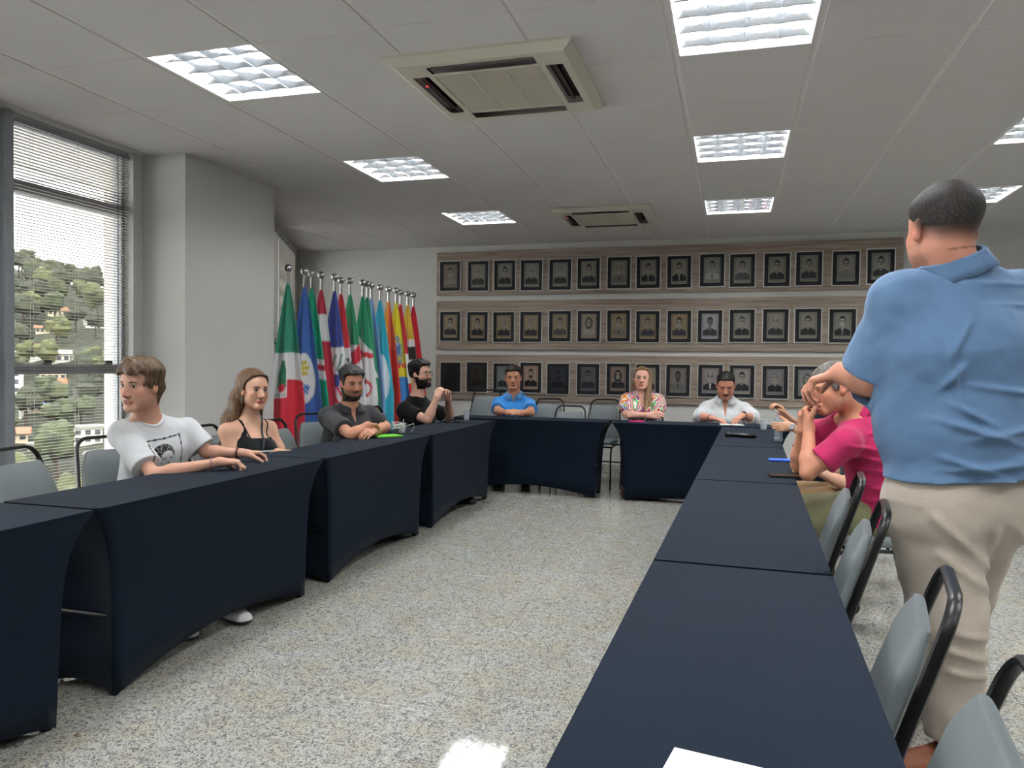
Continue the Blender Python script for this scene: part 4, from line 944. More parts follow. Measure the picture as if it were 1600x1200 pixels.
class Head:
    def __init__(s, c, fwd, up=(0, 0, 1), sc=1.0, wide=1.0, jaw=1.0, nose=1.0, fem=0.0):
        s.c = A3(c); s.f = nrmz(fwd); up = A3(up); s.u = nrmz(up-s.f*float(up@s.f)); s.r = np.cross(s.f, s.u); s.sc = sc; s.wide = wide; s.R = np.stack([s.r, s.f, s.u])
        s.jaw, s.nose, s.fem = jaw, nose, fem
    def P(s, x, y, z): return s.c+(s.r*x*s.wide+s.f*y+s.u*z)*s.sc
    def loc(s, X, Y, Z):
        px, py, pz = X-s.c[0], Y-s.c[1], Z-s.c[2]
        return [(px*a[0]+py*a[1]+pz*a[2])/s.sc/(s.wide if i == 0 else 1) for i, a in enumerate(s.R)]
    def prims(s, neck):
        E = lambda c, r, k=.02, sub=False: ellip(s.P(*c), s.R, [r[0]*s.sc*s.wide, r[1]*s.sc, r[2]*s.sc], k*s.sc, sub)
        C = lambda a, b, ra, rb=None, k=.02, sub=False: rcone(s.P(*a), s.P(*b), ra*s.sc, (ra if rb is None else rb)*s.sc, k*s.sc, sub=sub)
        f = s.fem; j = s.jaw
        P = [E((0, -.015, .034), (.074, .094, .083)), E((0, .022, -.030), (.057*j, .062, .078), .03), E((0, .038, .028), (.058, .048, .060), .03)]
        for q in (-1, 1):
            P += [C((q*.047*j, .002, -.060), (q*.020*j, .066, -.100), .017, .015, .028), E((q*.043, .055, -.022), (.020, .018, .018), .025), E((q*.040, .042, -.055), (.022, .022, .026), .03)]
        P += [E((0, .070, -.100), (.020*(1-.15*f), .017, .015), .022), C((-.032, .074, .019), (.032, .074, .019), .012-.004*f, k=.018)]
        for q in (-1, 1): P.append(E((q*.031, .094, .000), (.019, .013, .013), .016, True))
        n = s.nose
        P += [C((0, .082, .008), (0, .104*n, -.036), .0075, .0115, .012), C((0, .080, -.020), (0, .088, -.044), .013, .010, .014)]
        for q in (-1, 1): P.append(E((q*.0125, .091, -.041), (.008, .010, .0075), .007))
        P += [C((-.017, .083, -.066), (.017, .083, -.066), .0065, k=.008), C((-.013, .084, -.075), (.013, .084, -.075), .0075, k=.007), C((-.022, .094, -.0705), (.022, .094, -.0705), .0035, k=.005, sub=True)]
        for q in (-1, 1):
            P += [E((q*.0775, -.008, -.004), (.0075, .017, .030), .006), E((q*.074, -.002, -.020), (.008, .012, .014), .01), E((q*.086, -.004, .002), (.006, .009, .016), .005, True)]
        nb = A3(neck); P += [rcone(s.P(0, -.022, -.045), nb, (.058-.010*f)*s.sc, (.062-.012*f)*s.sc, .03)]
        return P

M_skin = vmat('skin', rough=.5, bump=.15, bscale=260, var=.03, sss=.12, spec=.35)
M_eye = vmat('eye_surface', rough=.15, var=0, spec=.6)
def hairmat(name, c, c2=None, rough=.5, st=(60, 60, 6), sc=1.5):
    if name in MATS: return MATS[name]
    m = bpy.data.materials.new(name); m.use_nodes = True; n = m.node_tree.nodes; l = m.node_tree.links; b = n['Principled BSDF']
    t = n.new('ShaderNodeTexCoord'); mp = n.new('ShaderNodeMapping'); mp.inputs['Scale'].default_value = st; l.new(t.outputs['Object'], mp.inputs[0])
    q = n.new('ShaderNodeTexNoise'); q.inputs['Scale'].default_value = sc; q.inputs['Detail'].default_value = 5; q.inputs['Distortion'].default_value = .4; l.new(mp.outputs[0], q.inputs[0])
    r = n.new('ShaderNodeValToRGB'); l.new(q.outputs[0], r.inputs[0]); c2 = c2 or tuple(x*1.9 for x in c)
    r.color_ramp.elements[0].position = .35; r.color_ramp.elements[1].position = .7; r.color_ramp.elements[0].color = (*lin(c), 1); r.color_ramp.elements[1].color = (*lin(c2), 1)
    l.new(r.outputs[0], b.inputs['Base Color']); b.inputs['Roughness'].default_value = rough; b.inputs['Specular IOR Level'].default_value = .35
    bp = n.new('ShaderNodeBump'); bp.inputs['Strength'].default_value = .8; bp.inputs['Distance'].default_value = .006; l.new(q.outputs[0], bp.inputs['Height']); l.new(bp.outputs[0], b.inputs['Normal'])
    MATS[name] = m; return m
def cloth(name, c, bump=.12, bs=220, rough=.85, var=.06): return mat(name, c, rough, var=var, scale=7, bump=bump, bscale=bs, spec=.2, sheen=.15)

def person(p):
    sk = np.array(lin(p['skin'])); J = {k: A3(v) for k, v in p['J'].items()}; h_ = p.get('hd', .0045); hb = p.get('hb', .010); fat = p.get('fat', 1.0)
    hd = p['head']; wid = nrmz(J['shR']-J['shL']); upv = nrmz(J['neck']-J['pel']); fw = np.cross(upv, wid); fw = nrmz(fw)
    bs = p.get('scale', 1.0)
    torso = [rcone(J['hipL'], J['hipR'], .098*fat, k=.05), rcone(J['pel'], J['waist'], .108*fat, .108*fat, .06, wid, 1.32), rcone(J['waist'], J['chest'], .110*fat, .112*fat, .06, wid, 1.38),
             rcone(J['chest'], J['neck']-upv*.07, .108*fat, .070, .06, wid, 1.30)]
    if p.get('belly'): torso.append(ellip(J['waist']+fw*.06*p['belly'], np.stack([wid, fw, upv]), [.15*fat, .10*fat, .14], .08))
    if p.get('bust'):
        for q in (-1, 1): torso.append(ellip(J['chest']+fw*.075-upv*.03+wid*q*.075, np.eye(3), [.062, .062, .062], .05))
    ar = p.get('arm', 1.0)
    for s_ in 'LR': torso.append(rcone(J['neck']-upv*.065, J['sh'+s_], .055, .058*ar, .05)); torso.append(rcone(J['neck']+upv*.0, J['sh'+s_]*.55+J['neck']*.45-upv*.03, .045, .045, .04))
    arms = []
    for s_ in 'LR':
        sh, el, wr = J['sh'+s_], J['el'+s_], J['wr'+s_]; m1 = sh*.5+el*.5; m2 = el*.72+wr*.28
        arms += [rcone(sh, m1, .053*ar, .046*ar, .03), rcone(m1, el, .046*ar, .037*ar, .02), rcone(el, m2, .036*ar, .041*ar, .02), rcone(m2, wr, .041*ar, .0255*ar, .02)]
    hands = []
    for s_ in 'LR':
        H_ = p['hands'][s_]; hands.append(hand_prims(J['wr'+s_], H_['d'], H_['n'], H_.get('side', 1), H_.get('curl', (.3, .4, .3)), H_.get('thumb', (.5, .5)), H_.get('sc', 1.0)))
        hands[-1].insert(0, rcone(J['wr'+s_], J['wr'+s_]+nrmz(H_['d'])*.03, .0245*ar, .020, .02, np.cross(nrmz(H_['d']), nrmz(H_['n'])), 1.25))
    legs = []
    for s_ in 'LR':
        legs += [rcone(J['hip'+s_], J['kn'+s_], .082*fat, .055, .04), rcone(J['kn'+s_], J['an'+s_]*.35+J['kn'+s_]*.65, .054, .052, .02), rcone(J['an'+s_]*.35+J['kn'+s_]*.65, J['an'+s_], .052, .034, .02)]
    feet = []
    for s_ in 'LR': 
        t = J['an'+s_]+nrmz(p['toe'+s_])*.16-V3(0, 0, .045 if p['toe'+s_][2] > -.3 else 0); feet.append((rcone(J['an'+s_]-V3(0, 0, .03), t, .034, .026, .03)))
    allp = torso+arms+legs+feet+[x for h in hands for x in h]+hd.prims(J['neck'])
    # ---- body surface: coarse everywhere, fine round head and hands, one mesh
    def bbox(ps, pad=.02):
        lo = np.min([np.minimum(q['a'], q['b'])-max(q['ra'], q['rb'])*max(1, q['s']) if q['t'] == 'r' else q['c']-q['r'].max() for q in ps], 0); hi = np.max([np.maximum(q['a'], q['b'])+max(q['ra'], q['rb'])*max(1, q['s']) if q['t'] == 'r' else q['c']+q['r'].max() for q in ps], 0); return lo-pad, hi+pad
    lo, hi = bbox(allp); F0 = Field(lo, hi, hb)
    for q in allp: F0.add(q)
    V, Q = nets(F0); boxes = []
    hp = [x for x in hd.prims(J['neck'])]
    lo, hi = bbox(hp[:-1]); lo[2] = min(lo[2], hd.P(0, 0, -.125)[2]); boxes.append((lo, hi))
    for h in hands:
        lo, hi = bbox(h, .006); boxes.append((lo, hi))
    # merge overlapping hand boxes
    if len(boxes) == 3 and np.all(boxes[1][0] < boxes[2][1]) and np.all(boxes[2][0] < boxes[1][1]):
        boxes = [boxes[0], (np.minimum(boxes[1][0], boxes[2][0]), np.maximum(boxes[1][1], boxes[2][1]))]
    if len(boxes) >= 2:
        i = 1
        while i < len(boxes):
            if np.all(boxes[0][0] < boxes[i][1]) and np.all(boxes[i][0] < boxes[0][1]): boxes[0] = (np.minimum(boxes[0][0], boxes[i][0]), np.maximum(boxes[0][1], boxes[i][1])); boxes.pop(i)
            else: i += 1
    cen = V[Q].mean(1); keep = np.ones(len(Q), bool); Vs = [V]; Qs = []; n = len(V)
    for lo, hi in boxes: keep &= ~np.all((cen > lo) & (cen < hi), 1)
    Qs.append(Q[keep]); HF = None
    for bi, (lo, hi) in enumerate(boxes):
        hh = h_ if bi == 0 else min(h_, .0042)
        Fp = Field(lo-hb*1.2, hi+hb*1.2, hh)
        for q in allp: Fp.add(q)
        v, q = nets(Fp); Vs.append(v); Qs.append(q+n); n += len(v)
        if bi == 0: HF = Fp
    V = np.concatenate(Vs); Q = np.concatenate(Qs)
    # ---- paint
    C = np.tile(sk, (len(V), 1)); X, Y, Z = V.T; lx, ly, lz = hd.loc(X, Y, Z)
    def blend(m, c): 
        nonlocal C
        C = C*(1-m[:, None])+np.array(c)*m[:, None]
    inh = (np.abs(lx) < .12) & (np.abs(ly) < .15) & (np.abs(lz) < .16)
    blend(inh*.28*np.exp(-((np.abs(lx)-.045)**2+(lz+.025)**2)/.0006)*(ly > .02), sk*np.array([1.15, .72, .66])); blend(inh*.35*np.exp(-((lx)**2+(lz+.036)**2)/.00025)*(ly > .08), sk*np.array([1.1, .72, .68]))
    blend(inh*.35*(np.abs(lx) > .074), sk*np.array([1.1, .75, .7]))
    lipc = np.array(lin(p.get('lip', (.66, .40, .37)))); lm = inh*(ly > .066)*sstep(.026, .020, np.abs(lx))*np.maximum(sstep(.0065, .003, np.abs(lz+.0655+.06*np.abs(lx)))*.9, sstep(.0075, .004, np.abs(lz+.0760-.08*np.abs(lx)))); blend(np.clip(lm, 0, 1)*.85, lipc)
    blend(inh*(ly > .06)*.8*sstep(.003, .0015, np.abs(lz+.0705))*sstep(.025, .020, np.abs(lx)), lipc*.35)
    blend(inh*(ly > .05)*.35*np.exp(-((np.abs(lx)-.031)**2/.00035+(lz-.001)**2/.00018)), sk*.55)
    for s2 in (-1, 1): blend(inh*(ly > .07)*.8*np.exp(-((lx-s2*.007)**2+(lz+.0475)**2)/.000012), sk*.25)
    if p.get('stub'):
        st, sc_ = p['stub']; m = inh*sstep(-.028, -.048, lz-.25*np.maximum(0, np.abs(lx)-.05))*(ly > -.01)*sstep(-.135, -.115, lz); m = m*(1-np.clip(lm*2, 0, 1))*st; m *= 1-.8*np.exp(-((lx)**2/.0006+(lz+.070)**2/.00005)); blend(np.clip(m*(1+.2*nz((X, Y, Z), 300)), 0, 1), lin(sc_))
    if p.get('scalp'):
        sc2, amt = p['scalp']; zh = np.interp(ly, [-.12, -.06, -.02, .0, .02, .05, .08, .11], [-.055, -.05, -.03, .0, .012, .052, .075, .08]); m = inh*sstep(-.012, .045, lz-zh)*amt; blend(m, lin(sc2))
    for fn in p.get('paint', []): C = fn(C, V, J, hd)
    root = empty('person', (float(J['pel'][0]), float(J['pel'][1]), 0), p['label'], 'person'); off = V3(J['pel'][0], J['pel'][1], 0)
    def put(nm, V_, Q_, m, col=None, lab=None):
        o = bpy.data.objects.new(nm, np_mesh(nm, V_-off, Q_, m, col)); COL.objects.link(o); o.parent = root
        if lab: o['label'] = lab
        return o
    bo = put('body', V, Q, M_skin, C)
    # ---- shirt
    S0 = p['shirt']; t = S0.get('t', .010); hs = S0.get('h', .008)
    prs = list(torso); 
    for s_ in 'LR':
        sh, el, wr = J['sh'+s_], J['el'+s_], J['wr'+s_]; cuff = S0.get('cuff', .55); fl_ = S0.get('flare', .012)
        if cuff <= 0: continue
        pf = S0.get('puff', 0)
        if pf: prs += [rcone(sh, sh+(el-sh)*cuff*.5, .062*ar+pf, .060*ar+pf, .03), rcone(sh+(el-sh)*cuff*.5, sh+(el-sh)*cuff, .056*ar+pf, .044*ar, .02)]
        elif cuff <= 1: prs += [rcone(sh, sh+(el-sh)*cuff, .054*ar, .047*ar+fl_, .03)]
        else: q = cuff-1; prs += [rcone(sh, el, .054*ar, .046*ar, .03), rcone(el, el+(wr-el)*q, .044*ar, .040*ar-.006*q+fl_*.6, .03)]
    lo, hi = bbox(prs, .035+t); hem = S0.get('hem')
    Fs = Field(lo, hi, hs)
    for q in prs: Fs.add(q, infl=t)
    D = Fs.D; X, Y, Z = Fs.XYZ(); Dt = Field(lo, hi, hs)
    for q in torso: Dt.add(q, infl=t)
    Dt = Dt.D
    D = D+(S0.get('wr', .004)*nz((X, Y, Z), 19, J['pel'][1])+S0.get('wr', .004)*.5*nz((X, Y, Z), 43, 2.0)+S0.get('wr', .004)*.25*nz((X, Y, Z), 90, 4.0)).astype(np.float32)
    for (x0, z0, x1, z1, am, ww) in S0.get('folds', []):
        U = X if S0.get('fx') else X*wid[0]+Y*wid[1]; L2 = (x1-x0)**2+(z1-z0)**2; tt = np.clip(((U-x0)*(x1-x0)+(Z-z0)*(z1-z0))/L2, 0, 1); dd = (U-x0-tt*(x1-x0))**2+(Z-z0-tt*(z1-z0))**2; D = D-am*np.exp(-dd/ww**2)*np.sin(np.pi*np.clip(tt*.94+.03, 0, 1))
    def cut(D, a, n_, k=.0):      # keep side where (P-a).n < 0
        n_ = nrmz(n_); return np.maximum(D, (X-a[0])*n_[0]+(Y-a[1])*n_[1]+(Z-a[2])*n_[2])
    hemp = J['pel']-upv*.10 if hem is None else A3(hem); D = cut(D, hemp, -upv)
    for s_ in 'LR':           # flat cuffs: remove the rounded end past the cuff plane, only near the arm
        sh, el, wr = J['sh'+s_], J['el'+s_], J['wr'+s_]; cuff = S0.get('cuff', .55)
        if cuff <= 0:
            c = sh-wid*(.020 if s_ == 'R' else -.020); a_ = nrmz(el-sh); ps = (X-c[0])*a_[0]+(Y-c[1])*a_[1]+(Z-c[2])*a_[2]
            r2 = np.sqrt((X-sh[0])**2+(Y-sh[1])**2+(Z-sh[2])**2); D = np.maximum(D, -(r2-.085)); continue
        if cuff <= 1: c = sh+(el-sh)*cuff; dr = nrmz(el-sh)
        else: c = el+(wr-el)*(cuff-1); dr = nrmz(wr-el)
        a_ = (X-c[0])*dr[0]+(Y-c[1])*dr[1]+(Z-c[2])*dr[2]; rr = np.sqrt(np.maximum(0, (X-c[0])**2+(Y-c[1])**2+(Z-c[2])**2-a_**2))
        D = np.where((a_ > -.0) & (rr < .085*ar+.03) & (a_ < .10) & (Dt > .012), np.maximum(D, a_), D)
    nk = J['neck']; ax = nrmz(hd.P(0, -.022, -.045)-nk); nr = S0.get('neckr', .064); no = S0.get('necko', 0.0); nc = nk+fw*S0.get('neckf', .012)
    a_ = (X-nc[0])*ax[0]+(Y-nc[1])*ax[1]+(Z-nc[2])*ax[2]; rr = np.sqrt(np.maximum(0, (X-nc[0])**2+(Y-nc[1])**2+(Z-nc[2])**2-a_**2)); D = np.where(a_ > -.09, np.maximum(D, nr-rr), D); D = np.where(rr < .105, np.maximum(D, a_-S0.get('neckh', .012)), D)
    vn = S0.get('vneck', 0)
    if vn:
        px = (X-nk[0])*wid[0]+(Y-nk[1])*wid[1]+(Z-nk[2])*wid[2]; pu = (X-nk[0])*upv[0]+(Y-nk[1])*upv[1]+(Z-nk[2])*upv[2]; pf_ = (X-nk[0])*fw[0]+(Y-nk[1])*fw[1]+(Z-nk[2])*fw[2]
        halfw = np.clip((pu+vn)/vn, 0, 1.2)*S0.get('vw', .055); D = np.where(pf_ > .0, np.maximum(D, np.minimum(halfw-np.abs(px), pu+vn)), D)
    sq = S0.get('square')
    if sq:
        px = (X-nk[0])*wid[0]+(Y-nk[1])*wid[1]+(Z-nk[2])*wid[2]; pu = (X-nk[0])*upv[0]+(Y-nk[1])*upv[1]+(Z-nk[2])*upv[2]
        D = np.where((np.abs(px) < .085), np.maximum(D, pu+sq), D); D = np.where((np.abs(px) > .097), np.maximum(D, pu+sq*.75-.2*(.15-np.abs(px))), D)
    V, Q = nets(Fs, D); colf = S0.get('col'); so = put('shirt' if not S0.get('nm') else S0['nm'], V, Q, S0['m'], None if colf is None else colf(V, J, hd, wid, upv, fw), S0.get('lab'))
    if S0.get('band'):
        from mathutils.bvhtree import BVHTree as BT
        tr = BT.FromPolygons([v.co[:] for v in so.data.vertices], [tuple(g.vertices) for g in so.data.polygons]); e1 = nrmz(fw-ax*float(fw@ax)); e2 = np.cross(ax, e1); pts = []
        for a in np.linspace(0, 2*math.pi, 33)[:-1]:
            dr = e1*math.cos(a)+e2*math.sin(a); c0 = nc-off+dr*(nr+.007); hh = tr.ray_cast(Vector(c0+ax*.06), Vector(-ax)); pts.append(None if hh[0] is None else float(np.dot(np.array(hh[0])-c0, ax)))
        pts = [(-.01 if x is None else x) for x in pts]; pts = [sum(pts[(i+k) % 32]*w_ for k, w_ in ((-2, .15), (-1, .2), (0, .3), (1, .2), (2, .15))) for i in range(32)]
        q = MB(); q.tube([Vector(nc-off+(e1*math.cos(a)+e2*math.sin(a))*(nr+.0035)+ax*(h0-.001)) for a, h0 in zip(np.linspace(0, 2*math.pi, 33)[:-1], pts)], .0075, 8, closed=True); q.build('neckband', S0['band'], root)
    # collar
    if S0.get('collar'):
        rc2, hc, gap, cm_ = S0['collar']; q = MB(); Pn = np.zeros((5, 34, 3)); e1 = fw-ax*float(fw@ax); e1 = nrmz(e1); e2 = np.cross(ax, e1)
        for j in range(34):
            a = gap+(2*math.pi-2*gap)*j/33; dr = e1*math.cos(a)+e2*math.sin(a); fr_ = 1-.0*abs(math.cos(a/1)); dip = .030*max(0, math.cos(a))
            for i, (ro, hz) in enumerate(((-.004, hc*.72), (-.002, hc), (.006, hc*.98), (.016, hc*.45), (.026+.012*max(0, math.cos(a)), hc*.02-.022*max(0, math.cos(a))))):
                Pn[i, j] = nc+dr*(rc2+ro)*(1.12 if abs(math.sin(a)) > .5 else 1)+ax*(hz-dip+.002)-off
        q.grid(Pn); o = q.build('collar', cm_, root); sd = o.modifiers.new('t', 'SOLIDIFY'); sd.thickness = .003
    # ---- trousers
    T0 = p['trousers']; ht = .011 if not T0.get('h') else T0['h']; tr = [torso[0], rcone(J['pel'], J['pel']+upv*T0.get('rise', .06), .108*fat, .106*fat, .06, wid, 1.32)]
    for s_ in 'LR':
        an = J['an'+s_]*.94+J['kn'+s_]*.06; w2 = T0.get('w', 0)
        tr += [rcone(J['hip'+s_], J['kn'+s_], .086*fat+w2*.5, .066+w2, .04), rcone(J['kn'+s_], an, .064+w2, .050+w2, .03)]
    lo, hi = bbox(tr, .03); Ft = Field(lo, hi, ht)
    for q in tr: Ft.add(q, infl=.008)
    X, Y, Z = Ft.XYZ(); D = Ft.D+(T0.get('wr', .005)*nz((X, Y, Z), 22, 1.0)+T0.get('wr', .005)*.6*nz((X, Y, Z), 47, 3.0)).astype(np.float32)
    for fn in T0.get('fold', []): D = D-fn(X, Y, Z)
    if T0.get('cutz'): D = np.maximum(D, T0['cutz']+.012*np.sin(X*60+Y*40)-Z)
    V, Q = nets(Ft, D); put('trousers', V, Q, T0['m'])
    # ---- shoes
    for s_ in 'LR':
        an = J['an'+s_]; dr = nrmz(p['toe'+s_]); dn = V3(0, 0, -1) if abs(dr[2]) < .3 else nrmz(V3(0, 0, -1)-dr*float(-dr[2])); sd_ = np.cross(dr, dn)
        heel = an-dr*.03+dn*.045; toe = an+dr*.185+dn*.062
        ps = [rcone(heel, toe, .040, .034, .03, sd_, 1.18), rcone(an+dn*.005, an+dr*.07+dn*.045, .041, .036, .03), rcone(an+dr*.04+dn*.045, an+dr*.12+dn*.055, .042, .040, .03)]
        lo, hi = bbox(ps, .03); Fq = Field(lo, hi, .007)
        for q in ps: Fq.add(q, infl=.003)
        X, Y, Z = Fq.XYZ(); base = heel+dn*.034; D = np.maximum(Fq.D, (X-base[0])*dn[0]+(Y-base[1])*dn[1]+(Z-base[2])*dn[2]); D = np.maximum(D, -((X-an[0])*dn[0]+(Y-an[1])*dn[1]+(Z-an[2])*dn[2])-.022)
        V, Q = nets(Fq, D); dd = (V-base)@dn; Cc = np.tile(np.array(lin(p.get('shoe', (.08, .08, .09)))), (len(V), 1)); Cc[dd > -.018] = lin(p.get('sole', (.12, .12, .12)))
        put('shoe', V, Q, vmat('shoe_leather', rough=.45, bump=.2, bscale=90, var=.12), Cc)
    # ---- eyes and brows
    look = p.get('look', (0, 0)); lid = p.get('lid', 1.0); iris = np.array(lin(p.get('iris', (.25, .17, .12)))); bc = p.get('brow', (.12, .09, .07))
    for s2 in (-1, 1):
        q = MB(); n1, n2 = 12, 17; Pn = np.zeros((n1, n2, 3)); Cn = np.zeros((n1, n2, 3))
        for i in range(n1):
            for j in range(n2):
                a, b = math.pi*i/(n1-1), 2*math.pi*j/(n2-1); x, z, y = math.sin(a)*math.cos(b), math.sin(a)*math.sin(b), math.cos(a)
                zz = z*.0072*lid*(1-.35*x*x); Pn[i, j] = hd.P(s2*.031+x*.0152, .0778+y*.0066-.20*(x*.0152)*s2, .001+zz)-off
                rr_ = math.hypot(x*.0142-look[0]*.005, zz-look[1]*.003); Cn[i, j] = (.03, .02, .02) if rr_ < .0022 else (iris if rr_ < .0060 else np.array([.62, .58, .56]))
                if abs(z) > .80 and y < .6: Cn[i, j] = sk*.35
        q.grid(Pn, Cn); q.build('eye', M_eye, root)
        q = MB(); q.tube([Vector(hd.P(s2*(.031+.0160*u), .0828-.0045*u*u-.0034*u*1, .001+.0074*lid*(1-u*u)+.0006)-off) for u in np.linspace(-1, 1, 9)], [.0006, .0012, .0016, .0018, .0018, .0018, .0016, .0012, .0006], 5); q.build('eyelid', mat('lash_line_'+p['id'], tuple(x*.45 for x in p['skin']), .6), root)
        if lid < .5:
            pass
        q = MB(); th = p.get('browt', .0035); q.tube([Vector(hd.P(s2*(.031+.021*u), .0885-.0065*u*u-.0065*u, .0175+.0045*(1-(u-.2)**2))-off) for u in np.linspace(-1, 1, 9)], [th*.5, th*.9, th, th, th, th*.9, th*.8, th*.6, th*.3], 6, flat=(tuple(hd.f), .6)); q.build('eyebrow', hairmat('brow_'+p['id'], bc, st=(200, 200, 200)), root)
    # ---- beard
    if p.get('beard'):
        bt, bm = p['beard']; X, Y, Z = HF.XYZ(); lx, ly, lz = hd.loc(X, Y, Z)
        top = np.interp(ly, [-.02, .01, .04, .08, .12], p.get('btop', [-.012, -.022, -.052, -.050, -.050])); reg = np.maximum(lz-top, -(ly+.012)); reg = np.maximum(reg, -(lz+.132)); reg = np.maximum(reg, .0-(np.sqrt((lx/1.6)**2+((lz+.0705)*1.5)**2)-.017)*(ly > .05)-(ly <= .05)*.1)
        D = np.maximum(HF.D-bt-.0015*nz((X, Y, Z), 330), reg*.8); V, Q = nets(HF, D); put('beard', V, Q, bm)
    if p.get('moustache'):
        bm = p['moustache']; q = MB(); q.tube([Vector(hd.P(.030*u, .0935-.016*u*u, -.0555-.010*abs(u)**1.6)-off) for u in np.linspace(-1, 1, 11)], [x_*p.get('mth', 1) for x_ in (.0015, .0035, .0045, .005, .005, .004, .005, .005, .0045, .0035, .0015)], 7); q.build('moustache', bm, root)
    # ---- hair: a shell grown from the head surface plus locks
    Hh = p.get('hair')
    if Hh:
        lo, hi = HF.lo.copy(), HF.lo+HF.h*(HF.n-1); ext = [rcone(hd.P(*a), hd.P(*b), ra, rb, k) for a, b, ra, rb, k in Hh.get('locks', [])]+Hh.get('world', [])
        if ext: l2, h2 = bbox(ext, .03); lo, hi = np.minimum(lo, l2), np.maximum(hi, h2)
        Fh = Field(lo, hi, max(h_, .0055))
        for q in hd.prims(J['neck'])[:3]: Fh.add(q)
        X, Y, Z = Fh.XYZ(); lx, ly, lz = hd.loc(X, Y, Z)
        zh = np.interp(ly, Hh['ly'], Hh['lz'])+Hh.get('temple', .5)*np.clip(np.abs(lx)-.03, 0, .03)*(ly > .045)
        tk = Hh['side']+(Hh['top']-Hh['side'])*sstep(Hh.get('t0', .03), Hh.get('t1', .09), lz+.25*ly*Hh.get('quiff', 0))
        a1 = Hh.get('amp', .003); D = np.maximum(Fh.D-tk, (zh-lz)*.9)
        if ext:
            Fe = Field(lo, hi, Fh.h); Fe.D = D.astype(np.float32)
            for q in ext: Fe.add(q)
            D = Fe.D
        D = D+a1*nz((lx*1.0, ly*.4, lz*.6), Hh.get('fr', 150), 1.0)+a1*.6*nz((X, Y, Z), 75, 4.0)
        Fh.D = D.astype(np.float32); V, Q = nets(Fh); put('hair', V, Q, Hh['m'])
    if p.get('glasses'):
        g_ = spectacles(None, .021, p['glasses']); g_.parent = root
        Mx = Matrix(((hd.r[0]*hd.wide, hd.f[0], hd.u[0], hd.P(0, .097, .0)[0]-off[0]), (hd.r[1]*hd.wide, hd.f[1], hd.u[1], hd.P(0, .097, 0)[1]-off[1]), (hd.r[2], hd.f[2], hd.u[2], hd.P(0, .097, 0)[2]), (0, 0, 0, 1))); g_.matrix_local = Mx; g_.name = 'spectacles'
    for nm, s_, fr_, wdt, rad, mm_ in p.get('bands', []):
        a, b = J['wr'+s_], J['el'+s_]; c = a+(b-a)*fr_; dr = nrmz(b-a); q = MB(); q.tube([Vector(c-off-dr*wdt/2), Vector(c-off+dr*wdt/2)], rad, 20, cap=False); q.tube([Vector(c-off-dr*wdt/2), Vector(c-off+dr*wdt/2)], rad+.002, 20, cap=True); q.build(nm, mm_, root)
        if nm == 'wristwatch':
            n_ = p['hands'][s_]['n']; n_ = -nrmz(np.array(n_)-dr*float(np.dot(n_, dr))); q = MB(); q.tube([Vector(c-off+n_*(rad-.002)), Vector(c-off+n_*(rad+.010))], .019, 20); q.build('watch_case', mm_, root)
    p['bvh'] = (bo, so); return root

from mathutils.bvhtree import BVHTree
def draped(pd, pts, lift=.003, which=(0, 1), n=40):
    """points along a path pulled onto the outer surface of body and clothes (local to the person)"""
    root = pd['bvh'][0].parent; off = Vector(root.location); out = []; c = Vector(pd['J']['chest'])-off
    trees = [BVHTree.FromPolygons([v.co[:] for v in pd['bvh'][k].data.vertices], [tuple(f.vertices) for f in pd['bvh'][k].data.polygons]) for k in which]
    P = [Vector(q)-off for q in pts]; N = n
    for i in range(N+1):
        t = i/N*(len(P)-1); k = min(int(t), len(P)-2); q = P[k].lerp(P[k+1], t-k)
        ax = Vector((c.x, c.y, max(min(q.z, c.z+.02), c.z-.25))); d = (q-ax).normalized(); best = None
        for tr in trees:
            h = tr.ray_cast(ax+d*.5, -d)
            if h[0] is not None and (best is None or (h[0]-ax).length > (best-ax).length): best = h[0]
        out.append((best if best is not None else q)+d*lift)
    return out
# ------------------------------------------------------------------ the cast
SH = dict(ly=[-.13, -.08, -.045, -.015, .0, .012, .03, .05, .07, .09, .13], lz=[-.075, -.070, -.05, .000, .012, -.012, -.008, .048, .066, .074, .085])
def seated(c, f, lean=.06, hw=.165, drop=.40, knee=None, pel=None):
    """joints of a seated torso: c = point between the shoulders, f = facing"""
    c = A3(c); f = nrmz(V3(f[0], f[1], 0)); w = V3(f[1], -f[0], 0)
    pel = c-f*lean-V3(0, 0, drop) if pel is None else A3(pel); pel[2] = max(.53, pel[2])
    J = dict(pel=pel, waist=pel*.6+c*.4, chest=c-V3(0, 0, .09)+f*.01, neck=c+V3(0, 0, .065), shR=c+w*hw, shL=c-w*hw)
    k = nrmz(V3(*knee, 0)) if knee is not None else f
    for s_, q in (('R', 1), ('L', -1)):
        J['hip'+s_] = pel+w*.09*q-V3(0, 0, .01); J['kn'+s_] = J['hip'+s_]+k*.40+w*.05*q; J['kn'+s_][2] = .50; J['an'+s_] = J['kn'+s_]+k*.03; J['an'+s_][2] = .085
    return J, f, w
def toes(f): return V3(f[0], f[1], 0)
M_jean = cloth('dark_jeans', (.12, .14, .20)); M_khaki = cloth('beige_chino', (.70, .66, .61), .15, 120); M_olive = cloth('olive_trousers', (.50, .50, .38)); M_tan = cloth('tan_trousers', (.58, .47, .34)); M_blk = cloth('black_trousers', (.05, .05, .06))


